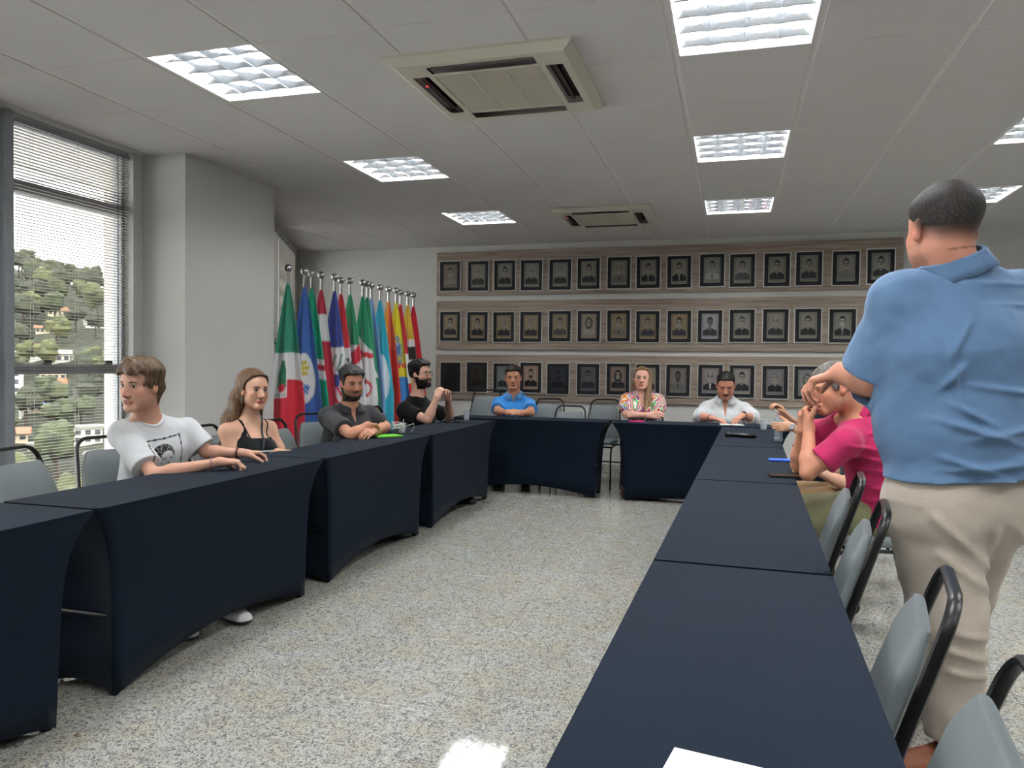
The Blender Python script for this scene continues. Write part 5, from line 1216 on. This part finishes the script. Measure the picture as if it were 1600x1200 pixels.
# 1 teenager in white T-shirt, head turned over his right shoulder
c = atX(243, 676, -2.86); J, f, w = seated(c, (.93, -.36), .04, .17)
J['neck'] = A3(atX(229, 655, -2.86)); J['elR'] = A3(atX(240, 742, -2.66)); J['wrR'] = A3(atZ(343, 722, .785)); J['elL'] = A3(atX(322, 706, -2.70)); J['wrL'] = A3(atZ(377, 708, .79))
hd = Head(atX(220, 602, -2.84), (.02, -1.0, -.05), (0.04, 0, 1), 1.07, .96, .93)
def tee_print(V, J, hd, wid, upv, fw):
    c = J['neck']; d = V-c; u = d@wid; v = d@upv; fr = d@fw; C = np.tile(np.array(lin((.80, .81, .82))), (len(V), 1)); u = u*-1   # u>0 towards his left = right in the picture
    on_ = fr > 0; cx, cy = .030, -.20
    def S(m, c_): C[m & on_] = c_
    dk = lin((.16, .17, .18))
    uu, vv = u-cx, v-cy
    fr_ = ((np.abs(uu) < .108) & (np.abs(vv-.0) < .118)) & ~((np.abs(uu) < .101) & (np.abs(vv) < .111)); S(fr_, dk)
    hair_ = ((uu/.060)**2+((vv-.035)/.055)**2 < 1) | ((np.abs(uu+.035) < .028) & (vv < .04) & (vv > -.10)); S(hair_, dk)
    face_ = ((uu-.022)/.036)**2+((vv-.005)/.052)**2 < 1; S(face_, lin((.80, .81, .82)))
    S((np.abs(uu-.005) < .010) & (np.abs(vv-.018) < .003), dk); S((np.abs(uu-.042) < .008) & (np.abs(vv-.018) < .003), dk); S((np.abs(uu-.028) < .010) & (np.abs(vv+.030) < .003), dk); S((np.abs(uu-.030) < .004) & (np.abs(vv+.008) < .006), dk)
    S((np.abs(uu-.02) < .02) & (np.abs(vv+.060) < .010) & (np.sin(u*900) > 0), dk)
    S(hair_ & ~(face_) & (np.sin(u*700+v*250) > .86), lin((.7, .7, .7)))
    return C
person(dict(id='teen', label='teenage boy in white T-shirt with printed face, looking over his shoulder', skin=(.82, .63, .54), J=J, head=hd, hd=.0038, hands=dict(R=dict(d=(.72, .68, -.05), n=(0, 0, -1), side=1, curl=(.75, .9, .6)), L=dict(d=(.55, .80, -.05), n=(.3, .2, -1), side=-1, curl=(.5, .7, .5))),
    toeR=toes(f), toeL=toes(f), shirt=dict(m=vmat('white_cotton_print', rough=.85, bump=.08, bscale=200, var=.02), col=tee_print, cuff=.80, flare=.020, wr=.006, h=.0055, neckr=.066, t=.013, band=cloth('white_rib', (.80, .81, .82))), trousers=dict(m=M_jean), arm=.86, fat=.90,
    look=(-.5, 0), brow=(.20, .14, .10), browt=.0038, lid=.9, scalp=((.30, .22, .16), .7),
    hair=dict(m=hairmat('light_brown_hair', (.25, .19, .14), (.50, .40, .30)), ly=SH['ly'], lz=[-.095, -.095, -.085, -.055, -.035, -.01, .0, .045, .058, .062, .06], side=.014, top=.026, amp=.004, fr=90, quiff=-.4,
        locks=[((-.01, .06, .112), (-.055, .088, .060), .020, .012, .02), ((.02, .06, .112), (.05, .085, .055), .020, .010, .02), ((.04, .04, .10), (-.02, .093, .068), .016, .010, .02), ((-.06, .03, .07), (-.068, .05, .01), .014, .007, .015), ((.06, .03, .07), (.070, .035, -.01), .016, .009, .015), ((.0, -.09, -.02), (.02, -.085, -.09), .03, .015, .03), ((-.05, -.06, -.02), (-.05, -.05, -.085), .025, .012, .03), ((.06, -.05, .0), (.065, -.035, -.07), .025, .010, .03)]),
    bands=[('bracelet', 'L', .10, .008, .031, mat('dark_bracelet', (.25, .12, .10), .5)), ('bracelet', 'R', .12, .004, .031, mat('lilac_thread', (.50, .42, .55), .7))], shoe=(.8, .8, .8)))

# 2 long-haired woman in black top
c = atX(388, 672, -2.88); J, f, w = seated(c, (.93, -.30), .05, .150)
J['neck'] = A3(atX(390, 655, -2.89)); J['elR'] = J['shR']+V3(.07, -.03, -.27); J['wrR'] = V3(-2.66, float(c.y)-.02, .70)+V3(.0, 0, .03); J['elL'] = J['shL']+V3(.10, .06, -.25); J['wrL'] = V3(-2.69, float(c.y)+.10, .70)
hd = Head(atX(397, 609, -2.84), (.86, -.42, -.02), (0, .03, 1), 1.0, .95, .92, 1.05, .8)
hw_ = [rcone(hd.P(.02, -.05, .06), hd.P(.060, -.075, -.06), .058, .052, .04), rcone(hd.P(.060, -.075, -.06), hd.P(.095, -.11, -.20), .052, .050, .04), rcone(hd.P(.095, -.11, -.20), hd.P(.125, -.13, -.40), .050, .030, .04), rcone(hd.P(.07, -.05, -.06), hd.P(.125, -.06, -.24), .028, .022, .03),
       rcone(hd.P(-.02, -.06, .06), hd.P(-.060, -.05, -.06), .050, .040, .03), rcone(hd.P(-.060, -.05, -.06), hd.P(-.075, -.06, -.20), .038, .022, .03)]
PW = dict(id='woman1', label='woman with long light brown hair in black sleeveless top, arms bare', skin=(.84, .66, .56), J=J, head=hd, hands=dict(R=dict(d=(.8, .5, 0), n=(0, 0, -1), side=1), L=dict(d=(.8, -.5, 0), n=(0, 0, -1), side=-1)), toeR=toes(f), toeL=toes(f),
    shirt=dict(m=cloth('black_knit', (.07, .085, .10)), cuff=0, h=.0065, wr=.0015, t=.005, neckr=.05, square=.10, nm='top'), trousers=dict(m=M_blk), fat=.80, arm=.86, bust=1, lip=(.78, .35, .38), brow=(.20, .13, .10), look=(.4, 0), lid=.95,
    hair=dict(m=hairmat('long_light_brown_hair', (.26, .18, .12), (.52, .40, .29), st=(80, 80, 5)), ly=SH['ly'], lz=[-.10, -.10, -.10, -.09, -.03, .012, .045, .070, .088, .098, .10], side=.012, top=.016, amp=.002, temple=0, world=hw_))
person(PW)
def strap(pts, r, m, nm, lab, cat):
    q = MB(); q.tube(pts, r, 6, flat=((0, 0, 1), 1.0)); o = q.build(nm, m); tag(o, lab, cat); return o
# earrings and bag strap are worn: children of the woman
wm = bpy.data.objects['person.001']; off = Vector(wm.location)
for s2 in (1, -1):
    q = MB(); q.tube([Vector(hd.P(s2*.080, -.008, -.034))-off, Vector(hd.P(s2*.081, -.008, -.050))-off, Vector(hd.P(s2*.081, -.006, -.085))-off], [.0015, .004, .001], 8); q.build('earring', mat('silver_earring', (.8, .8, .8), .25, metal=.8), wm)
nkk, ch = J['neck'], J['chest']
for q_ in (1, -1):
    q = MB(); q.tube(draped(PW, [nkk+w*q_*.098-f*.09-V3(0, 0, .03), nkk+w*q_*.100+V3(0, 0, .03), nkk+w*q_*.099+f*.10-V3(0, 0, .05), nkk+w*q_*.094+f*.16-V3(0, 0, .120)], .001, n=24), .0045, 6); q.build('shoulder_strap', cloth('black_knit', (.07, .085, .10)), wm)
q = MB(); q.tube(draped(PW, [nkk-w*.07-f*.05+V3(0, 0, .0), nkk-w*.065+V3(0, 0, .04), ch-w*.05+f*.2+V3(0, 0, .06), ch+w*.02+f*.22-V3(0, 0, .08), ch+w*.08+f*.2-V3(0, 0, .20)], .004, n=30), .007, 6); q.build('bag_strap', mat('grey_strap', (.22, .25, .28), .6), wm)
# 3 man in grey polo leaning on crossed forearms
c = atX(545, 650, -2.84); J, f, w = seated(c, (.80, -.60), .10, .172)
J['neck'] = A3(atX(546, 634, -2.83)); J['elR'] = A3(atX(549, 680, -2.60)); J['wrR'] = A3(atX(574, 665, -2.52)); J['elL'] = A3(atX(603, 667, -2.63)); J['wrL'] = A3(atX(583, 675, -2.49))
hd = Head(atX(549, 599, -2.80), (.80, -.60, -.10), (0, -.05, 1), 1.03, 1.04, 1.08)
pc = cloth('charcoal_pique', (.24, .245, .26)); bdk = hairmat('black_beard', (.10, .08, .07), (.22, .17, .14), st=(150, 150, 60))
def tattoo(C, V, J, hd):
    a, b = J['shR'], J['elR']; t = ((V-a)@(b-a))/((b-a)@(b-a)); d = np.linalg.norm(V-(a+t[:, None]*(b-a)), axis=1); m = (t > .66) & (t < .90) & (d < .06) & (np.sin(V[:, 0]*240+V[:, 2]*150)*np.sin(V[:, 1]*200-V[:, 2]*230) > .45); C[m] = C[m]*.55; return C
person(dict(id='polo', label='man in charcoal polo shirt with short beard, forearms crossed on the table', skin=(.80, .58, .47), J=J, head=hd, hands=dict(R=dict(d=(.10, .98, -.08), n=(.3, 0, -.9), side=1, curl=(.45, .5, .4)), L=dict(d=(.1, -.95, .05), n=(-.5, 0, -.8), side=-1, curl=(.5, .5, .4))), toeR=toes(f), toeL=toes(f),
    shirt=dict(m=pc, cuff=.72, flare=.012, wr=.005, h=.0065, neckr=.060, vneck=.10, vw=.028, collar=(.066, .022, .30, pc), t=.012), trousers=dict(m=M_jean), fat=1.06, arm=1.03, paint=[tattoo], lip=(.70, .42, .38),
    stub=(.55, (.22, .17, .15)), beard=(.0022, bdk), moustache=bdk, mth=.6, btop=[-.015, -.030, -.066, -.084, -.084], brow=(.08, .07, .06), look=(-.15, 0), lid=.75, browt=.004,
    hair=dict(m=hairmat('dark_grey_hair', (.09, .09, .09), (.30, .30, .31)), **SH, side=.004, top=.028, amp=.004, fr=220, quiff=.5)))

# 4 bearded man in black T-shirt with glasses, hands clasped before his face
c = atX(652, 640, -2.86); J, f, w = seated(c, (.93, -.36), .04, .172)
J['neck'] = A3(atX(652, 620, -2.86)); J['elR'] = A3(atX(668, 656, -2.66)); J['wrR'] = A3(atX(683, 621, -2.58)); J['elL'] = A3(atX(702, 652, -2.66)); J['wrL'] = A3(atX(700, 622, -2.58))
hd = Head(atX(657, 585, -2.82), (.97, -.20, .10), (-.08, 0, 1), 1.04, 1.0, 1.05)
bk4 = cloth('black_cotton', (.055, .06, .07)); bd4 = hairmat('dark_beard', (.06, .045, .04), (.14, .10, .08), st=(150, 150, 60))
person(dict(id='glasses', label='bearded man in black T-shirt and glasses, hands clasped before his face', skin=(.86, .68, .60), J=J, head=hd, hands=dict(R=dict(d=(.15, .45, .80), n=(.0, 1, -.35), side=1, curl=(.9, 1.0, .6)), L=dict(d=(.10, -.5, .80), n=(.0, -1, -.35), side=-1, curl=(.9, 1.0, .6))), toeR=toes(f), toeL=toes(f),
    shirt=dict(m=bk4, band=bk4, cuff=.66, flare=.012, wr=.004, h=.007, neckr=.062, t=.012), trousers=dict(m=M_blk), fat=1.08, arm=1.04, stub=(.5, (.16, .12, .10)), beard=(.0055, bd4), mth=.9, moustache=bd4, brow=(.07, .05, .05), browt=.0042, look=(.1, .3),
    hair=dict(m=hairmat('black_brown_hair', (.05, .04, .04), (.13, .10, .09)), ly=SH['ly'], lz=SH['lz'], side=.007, top=.030, amp=.004, fr=200, quiff=.5), glasses=mat('dark_tortoise', (.10, .04, .03), .3),
    bands=[('wristwatch', 'L', .10, .012, .032, mat('steel_band', (.6, .6, .6), .3, metal=.8))]))

# 5 man in bright blue polo at the far table
c = atY(803, 632, 7.95); J, f, w = seated(c, (.25, -.97), .04, .165)
J['neck'] = A3(atY(803, 615, 7.95)); J['elR'] = A3(atY(777, 645, 7.72)); J['wrR'] = A3(atY(792, 645, 7.56)); J['elL'] = A3(atY(830, 646, 7.72)); J['wrL'] = A3(atY(815, 646, 7.56))
for k in ('elR', 'elL', 'wrR', 'wrL'): J[k][2] = max(J[k][2], .785)
hd = Head(atY(802, 590, 7.90), (.25, -.96, -.04), (-.04, 0, 1), 1.06, 1.02, 1.03)
bp = cloth('bright_blue_pique', (.24, .56, .86))
person(dict(id='blue', label='man in bright blue polo shirt, fingers interlaced on the far table', skin=(.80, .58, .46), J=J, head=hd, hb=.011, hands=dict(R=dict(d=(.85, -.35, .10), n=(.2, .6, -.6), side=1, curl=(.4, .5, .4)), L=dict(d=(-.85, -.35, .10), n=(-.2, .6, -.6), side=-1, curl=(.4, .5, .4))), toeR=toes(f), toeL=toes(f),
    shirt=dict(m=bp, cuff=.70, flare=.016, wr=.005, h=.009, neckr=.060, vneck=.09, vw=.020, collar=(.066, .022, .30, cloth('blue_collar', (.35, .58, .80))), t=.012), trousers=dict(m=M_jean), brow=(.14, .10, .07), lid=.55, look=(0, 0),
    hair=dict(m=hairmat('dark_brown_hair', (.09, .07, .055), (.20, .15, .12)), **SH, side=.005, top=.020, amp=.003)))
bpp = bpy.data.objects['person.004']; q = MB(); pcn = J['chest']+f*.155-w*.065+V3(0, 0, -.045)-A3(bpp.location); q.tube([Vector(pcn+V3(.016*math.cos(a), 0, .009*math.sin(a))) for a in np.linspace(0, 6.28, 14)[:-1]], .0022, 5, closed=True); q.tube([Vector(pcn+V3(-.010, 0, 0)), Vector(pcn+V3(.010, 0, 0))], .0025, 5); q.build('chest_emblem', mat('navy_thread', (.08, .12, .25), .7), bpp)

# 6 woman with long blonde-brown hair and colourful blouse
c = atY(1004, 626, 8.0); J, f, w = seated(c, (.11, -.99), .03, .150)
J['neck'] = A3(atY(1003, 611, 8.0)); J['elR'] = A3(atY(978, 653, 7.84)); J['wrR'] = A3(atY(1012, 656, 7.70)); J['elL'] = A3(atY(1030, 652, 7.84)); J['wrL'] = A3(atY(994, 655, 7.73))
for k in ('elR', 'elL', 'wrR', 'wrL'): J[k][2] = max(J[k][2], .785)
hd = Head(atY(1003, 592, 7.97), (.08, -.97, .10), (.03, .1, 1), 1.02, .97, .95, 1.0, .8)
def swirls():
    m = bpy.data.materials.new('multicolour_print'); m.use_nodes = True; n = m.node_tree.nodes; l = m.node_tree.links; b = n['Principled BSDF']
    t = n.new('ShaderNodeTexCoord'); q = n.new('ShaderNodeTexNoise'); q.inputs['Scale'].default_value = 7.0; q.inputs['Detail'].default_value = 0; q.inputs['Distortion'].default_value = .8; l.new(t.outputs['Object'], q.inputs[0])
    mm = n.new('ShaderNodeMath'); mm.operation = 'MULTIPLY'; mm.inputs[1].default_value = 4.2; l.new(q.outputs[0], mm.inputs[0]); fr = n.new('ShaderNodeMath'); fr.operation = 'FRACT'; l.new(mm.outputs[0], fr.inputs[0])
    r = n.new('ShaderNodeValToRGB'); r.color_ramp.interpolation = 'CONSTANT'; l.new(fr.outputs[0], r.inputs[0]); e = r.color_ramp.elements
    cols = [(.92, .55, .12), (.95, .88, .80), (.20, .55, .88), (.95, .80, .15), (.90, .30, .60), (.35, .75, .45), (.95, .93, .90), (.95, .50, .25), (.35, .35, .80)]
    e[0].position = 0; e[0].color = (*lin(cols[0]), 1); e[1].position = 1/9; e[1].color = (*lin(cols[1]), 1)
    for k in range(2, 9): x = e.new(k/9); x.color = (*lin(cols[k]), 1)
    l.new(r.outputs[0], b.inputs['Base Color']); b.inputs['Roughness'].default_value = .6; return m
hw_ = [rcone(hd.P(.0, -.03, .06), hd.P(.065, -.03, -.05), .045, .035, .03), rcone(hd.P(.065, -.03, -.05), hd.P(.075, -.02, -.16), .032, .018, .03), rcone(hd.P(-.05, -.02, .05), hd.P(-.070, .0, -.07), .040, .032, .03),
       rcone(hd.P(-.070, .0, -.07), hd.P(-.075, .06, -.20), .032, .036, .03), rcone(hd.P(-.075, .06, -.20), hd.P(-.055, .13, -.33), .034, .014, .03)]
person(dict(id='blouse', label='woman with long blonde hair in multicoloured puff-sleeved blouse, arms folded', skin=(.88, .68, .60), J=J, head=hd, hb=.011, hands=dict(R=dict(d=(-.95, -.0, .15), n=(0, .8, -.5), side=1, curl=(.25, .3, .2)), L=dict(d=(-.2, .2, -.1), n=(0, 0, -1), side=-1, curl=(.5, .5, .4))) if False else dict(R=dict(d=(.95, -.05, .10), n=(0, .9, -.3), side=1, curl=(.35, .4, .3)), L=dict(d=(-.95, .05, .10), n=(0, .9, -.3), side=-1, curl=(.35, .4, .3))), toeR=toes(f), toeL=toes(f),
    shirt=dict(m=swirls(), cuff=.85, puff=.022, wr=.006, h=.009, neckr=.066, vneck=.20, vw=.040, t=.010, nm='blouse'), trousers=dict(m=M_jean), fat=.86, arm=.86, bust=1, lip=(.80, .38, .38), brow=(.35, .24, .17), lid=.85, look=(0, -.2),
    hair=dict(m=hairmat('dark_blonde_hair', (.36, .26, .18), (.66, .53, .38), st=(80, 80, 5)), ly=SH['ly'], lz=[-.10, -.10, -.10, -.08, -.02, .02, .05, .075, .090, .100, .10], side=.011, top=.015, amp=.002, world=hw_), shoe=(.3, .15, .1)))

# 7 man in white shirt reading
c = atY(1133, 641, 7.96); J, f, w = seated(c, (.02, -1), .10, .180)
J['neck'] = A3(atY(1133, 622, 7.94)); J['elR'] = A3(atY(1093, 654, 7.80)); J['wrR'] = A3(atY(1112, 658, 7.55)); J['elL'] = A3(atY(1176, 655, 7.80)); J['wrL'] = A3(atY(1160, 652, 7.56))
for k in ('elR', 'elL', 'wrR'): J[k][2] = max(J[k][2], .79)
J['wrL'][2] = .82
hd = Head(atY(1134, 602, 7.88), (.04, -.92, -.36), (0, -.3, 1), 1.07, 1.05, 1.10)
wsh = cloth('white_shirt_cotton', (.80, .81, .82)); bd7 = hairmat('goatee_hair', (.10, .08, .07), (.2, .16, .14), st=(150, 150, 60))
person(dict(id='white', label='man in white long-sleeved shirt with moustache, looking down at a notebook', skin=(.80, .57, .48), J=J, head=hd, hb=.011, hands=dict(R=dict(d=(.80, -.40, -.10), n=(.1, 0, -1), side=1, curl=(.3, .4, .3)), L=dict(d=(-.55, -.65, -.30), n=(-.1, 0, -1), side=-1, curl=(.5, .5, .4))), toeR=toes(f), toeL=toes(f),
    shirt=dict(m=wsh, cuff=1.35, flare=.012, wr=.011, h=.009, neckr=.060, vneck=.15, vw=.030, collar=(.066, .026, .38, wsh), t=.014), trousers=dict(m=M_blk), fat=1.15, arm=1.08, moustache=bd7, brow=(.10, .08, .07), lid=.25, look=(0, -.8), stub=(.25, (.35, .28, .25)),
    hair=dict(m=hairmat('black_short_hair', (.06, .05, .05), (.13, .11, .10)), ly=SH['ly'], lz=[-.07, -.065, -.05, -.0, .012, -.010, -.004, .055, .076, .084, .09], side=.004, top=.013, amp=.0015),
    bands=[('bracelet', 'R', .06, .012, .033, mat('black_bead', (.05, .03, .03), .4)), ('wristwatch', 'L', .08, .014, .034, mat('dark_watch', (.10, .07, .07), .4))]))

# 8 person holding the water bottle, mostly behind the pink polo man
bx = on(1216, 690)
c = atY(1290, 640, 5.72); J, f, w = seated(c, (-.98, .10), .03, .150)
J['elL'] = A3(atY(1264, 682, 5.62)); J['wrL'] = A3(atY(1238, 667, 5.68)); J['elR'] = A3(atY(1262, 676, 5.98)); J['wrR'] = A3(atY(1229, 652, 5.86)); J['elL'][2] = .80; J['elR'][2] = .82
hd = Head(atY(1293, 604, 5.72), (-.97, -.10, -.1), (0, 0, 1), .98, .95)
person(dict(id='bottle', label='person in dark shirt holding the water bottle, hidden behind the pink polo man', skin=(.84, .64, .52), J=J, head=hd, hb=.011, hands=dict(L=dict(d=(-.96, .20, -.05), n=(.1, .9, -.1), side=-1, curl=(.35, .6, .5), thumb=(.6, .3)), R=dict(d=(-.55, -.10, .80), n=(-.6, -.4, -.6), side=1, curl=(.5, .8, .5))), toeR=toes(f), toeL=toes(f),
    shirt=dict(m=cloth('dark_slate_cotton', (.13, .14, .19)), band=cloth('dark_slate_cotton', (.13, .14, .19)), cuff=.6, wr=.004, h=.010), trousers=dict(m=M_jean), fat=.86, arm=.85, brow=(.1, .08, .06),
    hair=dict(m=hairmat('dark_brown_hair2', (.10, .07, .06), (.2, .15, .12)), **SH, side=.010, top=.018), bands=[('wristwatch', 'L', .08, .014, .029, mat('steel_watch', (.65, .65, .66), .3, metal=.8))]))

# 9 long-haired woman in tan trousers behind the pink polo man
c = atY(1352, 655, 4.86); c.z = .885; J, f, w = seated(c, (-.98, .05), -.02, .150)
J['elL'] = J['shL']+V3(-.10, -.02, -.27); J['wrL'] = V3(.46, 4.74, .66)+V3(0, 0, .03); J['elR'] = J['shR']+V3(-.10, .02, -.27); J['wrR'] = V3(.46, 4.95, .66)+V3(0, 0, .03)
hd = Head(atY(1345, 606, 4.86), (-.95, .25, -.05), (0, 0, 1), .98, .93, .92, 1.0, .8)
hw_ = [rcone(hd.P(-.03, -.05, .06), hd.P(-.04, -.08, -.05), .055, .050, .03), rcone(hd.P(-.04, -.08, -.05), hd.P(-.045, -.11, -.24), .050, .030, .03), rcone(hd.P(-.055, -.03, .04), hd.P(-.095, -.05, -.12), .045, .045, .03), rcone(hd.P(-.095, -.05, -.12), hd.P(-.11, -.08, -.30), .045, .030, .03), rcone(hd.P(.03, -.06, .05), hd.P(.04, -.09, -.22), .045, .028, .03)]
person(dict(id='tan', label='person with long brown hair and tan trousers, hidden behind the pink polo man', skin=(.84, .66, .56), J=J, head=hd, hb=.011, hands=dict(L=dict(d=(-.9, .3, -.1), n=(0, 0, -1), side=-1), R=dict(d=(-.9, -.3, -.1), n=(0, 0, -1), side=1)), toeR=toes(f), toeL=toes(f),
    shirt=dict(m=cloth('navy_blouse_cloth', (.15, .17, .24)), cuff=.6, wr=.004, h=.010), trousers=dict(m=M_tan), fat=.86, arm=.85, brow=(.2, .15, .1),
    hair=dict(m=hairmat('long_brown_hair', (.20, .14, .10), (.40, .30, .22), st=(80, 80, 5)), ly=SH['ly'], lz=[-.10, -.10, -.10, -.09, -.02, .02, .05, .075, .090, .100, .10], side=.011, top=.015, amp=.002, world=hw_)))

# 10 man in pink polo, chin on his hand
nk = A3(atY(1339, 642, 4.05)); pel = A3(atY(1357, 822, 4.10)); pel[2] = .56
c = nk+V3(.02, 0, -.07); J, f, w = seated(c, (-.97, -.20), 0, .165, pel=pel)
J['neck'] = nk; J['shL'] = A3(atY(1322, 692, 3.86)); J['shR'] = J['shL']+w*.34+V3(-.03, 0, .01); J['chest'] = nk+V3(.045, 0, -.17); J['waist'] = pel*.52+J['chest']*.48+V3(.045, 0, 0)
J['elL'] = A3(atY(1262, 735, 3.84)); J['elL'][2] = .785; J['wrL'] = A3(atY(1264, 668, 3.93)); J['elR'] = A3(atY(1247, 722, 4.16)); J['elR'][2] = .785; J['wrR'] = A3(atY(1254, 672, 4.06))
for s_, q_ in (('L', -1), ('R', 1)): J['kn'+s_] = A3((.20, 4.08+q_*.13, .52)); J['hip'+s_] = J['pel']+w*.09*q_
J['anL'] = A3((.52, 3.98, .13)); J['anR'] = A3((.45, 4.25, .10))
hd = Head(atY(1303, 606, 3.98), (-.93, -.30, -.22), (-.18, -.02, 1), 1.04, 1.02, 1.05, 1.1)
pk = cloth('magenta_pique', (.72, .17, .37), .1, 260)
person(dict(id='pink', label='grey-haired man in magenta polo shirt resting chin on his hand', skin=(.80, .56, .45), J=J, head=hd, hd=.004, hands=dict(L=dict(d=(-.25, .25, .90), n=(.85, .1, .1), side=-1, curl=(1.0, 1.1, .6)), R=dict(d=(-.15, .0, .95), n=(.9, -.1, .1), side=1, curl=(1.0, 1.1, .6))), toeR=V3(-.8, 0, -.55), toeL=V3(-.75, -.1, -.65),
    shirt=dict(m=pk, cuff=.62, flare=.016, wr=.004, h=.006, neckr=.060, vneck=.08, vw=.018, collar=(.066, .024, .30, pk), t=.012, fx=1, folds=[(.50, .93, .66, .90, .009, .010), (.52, .88, .70, .84, .010, .010), (.54, .80, .74, .80, .008, .010), (.56, .73, .74, .70, .009, .010), (.60, .97, .70, 1.0, .008, .009), (.56, .66, .72, .66, .008, .010)]), trousers=dict(m=M_olive, w=.012), fat=.98, arm=.96, shoe=(.08, .09, .12), sole=(.82, .80, .76), stub=(.25, (.62, .50, .44)),
    brow=(.35, .30, .27), lid=.5, look=(0, -.5), scalp=((.45, .40, .37), .5),
    hair=dict(m=hairmat('grey_hair', (.30, .28, .26), (.52, .50, .48)), **SH, side=.006, top=.010, amp=.0015)))

# 11 standing man in blue shirt seen from behind, left hand raised
Y0 = 2.62
J = dict(neck=A3(atY(1492, 428, Y0)), shL=A3(atY(1413, 478, Y0-.02)), shR=A3(atY(1588, 474, Y0+.12)), chest=A3(atY(1498, 540, Y0+.02)), waist=A3(atY(1500, 660, Y0+.03)), pel=A3(atY(1500, 770, Y0+.03)))
J['elL'] = A3(atY(1370, 596, Y0+.09)); J['wrL'] = A3(atY(1314, 583, Y0+.25)); J['elR'] = J['shR']+V3(.06, .12, -.26); J['wrR'] = J['elR']+V3(-.10, .22, .02)
J['hipL'] = A3(atY(1455, 790, Y0)); J['hipR'] = A3(atY(1532, 785, Y0+.06))
J['knL'] = A3(atY(1478, 960, Y0-.02)); J['anL'] = V3(float(atY(1494, 1140, Y0+.03).x), Y0+.03, .10); J['knR'] = A3(atY(1500, 925, Y0+.32)); J['anR'] = V3(.74, 3.04, .10)
hd = Head(atY(1474, 360, Y0-.0), (-.36, .92, -.05), (0, .05, 1), 1.14, 1.02, 1.08)
chb = cloth('chambray_blue', (.37, .485, .62), .10, 300)
def nape_fold_shade(C, V, J, hd):  # shade of the nape crease, darkened into the skin colour
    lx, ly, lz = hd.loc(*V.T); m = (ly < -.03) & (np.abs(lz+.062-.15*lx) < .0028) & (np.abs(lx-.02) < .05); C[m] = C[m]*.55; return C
fo = [(0.638, 1.075, 1.059, 1.155, 0.0165, 0.011), (0.57, 0.984, 1.082, 1.029, 0.0165, 0.0102), (0.627, 1.24, 1.025, 1.189, 0.0116, 0.0095), (0.683, 0.961, 1.059, 0.944, 0.0149, 0.0095), (0.547, 1.143, 0.854, 1.052, 0.0149, 0.011), (0.57, 1.029, 0.797, 0.961, 0.0132, 0.0095), (0.854, 1.109, 1.116, 1.109, 0.0132, 0.0095), (0.592, 1.303, 0.661, 1.439, 0.0149, 0.011), (0.57, 1.212, 0.649, 1.303, 0.0149, 0.011), (0.889, 1.28, 1.059, 1.348, 0.0099, 0.0095), (0.683, 1.474, 1.082, 1.474, 0.0066, 0.0063), (0.535, 1.531, 1.082, 1.548, 0.0055, 0.0074), (0.57, 1.417, 0.638, 1.166, 0.011, 0.0105), (0.706, 0.995, 1.025, 1.075, 0.0132, 0.0105), (0.592, 1.189, 0.752, 1.109, 0.0132, 0.0105), (0.911, 1.223, 1.105, 1.177, 0.011, 0.0105), (0.797, 0.972, 1.105, 0.984, 0.011, 0.0105)]
def pf1(X, Y, Z):
    q = 0
    for (x0, z0, x1, z1, am, ww) in [(0.57, 0.847, 0.752, 0.688, 0.01, 0.014), (0.752, 0.802, 0.752, 0.574, 0.008, 0.014), (0.592, 0.733, 0.752, 0.619, 0.008, 0.014), (0.627, 0.448, 0.752, 0.414, 0.01, 0.014), (0.638, 0.38, 0.775, 0.357, 0.009, 0.013), (0.649, 0.505, 0.752, 0.483, 0.007, 0.012), (0.661, 0.198, 0.775, 0.164, 0.008, 0.013), (0.797, 0.824, 0.911, 0.71, 0.008, 0.014)]:
        L2 = (x1-x0)**2+(z1-z0)**2; tt = np.clip(((X-x0)*(x1-x0)+(Z-z0)*(z1-z0))/L2, 0, 1); q = q+am*np.exp(-((X-x0-tt*(x1-x0))**2+(Z-z0-tt*(z1-z0))**2)/ww**2)*(Y < Y0+.25)
    return q
person(dict(id='stand', label='standing man seen from behind in light blue shirt and beige trousers, gesturing', skin=(.78, .55, .46), J=J, head=hd, hd=.004, hands=dict(L=dict(d=(-.80, .25, -.25), n=(.10, .1, -1), side=-1, curl=((.5, .7, .5), (.65, .8, .5), (.8, .9, .5), (.9, .9, .5)), thumb=(.7, .5), sc=1.14), R=dict(d=(-.7, .7, 0), n=(0, 0, -1), side=1)), toeR=V3(-.25, .95, 0), toeL=V3(-.90, -.30, 0),
    shirt=dict(m=chb, cuff=.86, flare=.030, wr=.006, h=.006, neckr=.074, t=.024, collar=(.084, .056, .30, chb), fx=1, folds=fo, hem=(.6, Y0, .952)), trousers=dict(m=M_khaki, w=.030, cutz=.135, wr=.005, rise=.10, h=.008, fold=[pf1]), fat=1.28, arm=1.40, belly=1.1, shoe=(.48, .26, .14), sole=(.60, .50, .40), paint=[nape_fold_shade],
    brow=(.2, .16, .14), scalp=((.23, .18, .16), .95), stub=(.2, (.5, .38, .33)),
    hair=dict(m=hairmat('cropped_dark_grey_hair', (.10, .09, .09), (.26, .24, .23), st=(160, 160, 60)), ly=SH['ly'], lz=[-.005, -.006, -.008, .005, .015, .020, .030, .052, .070, .076, .085], side=.0006, top=.014, amp=.0010, t0=.0, t1=.085)))
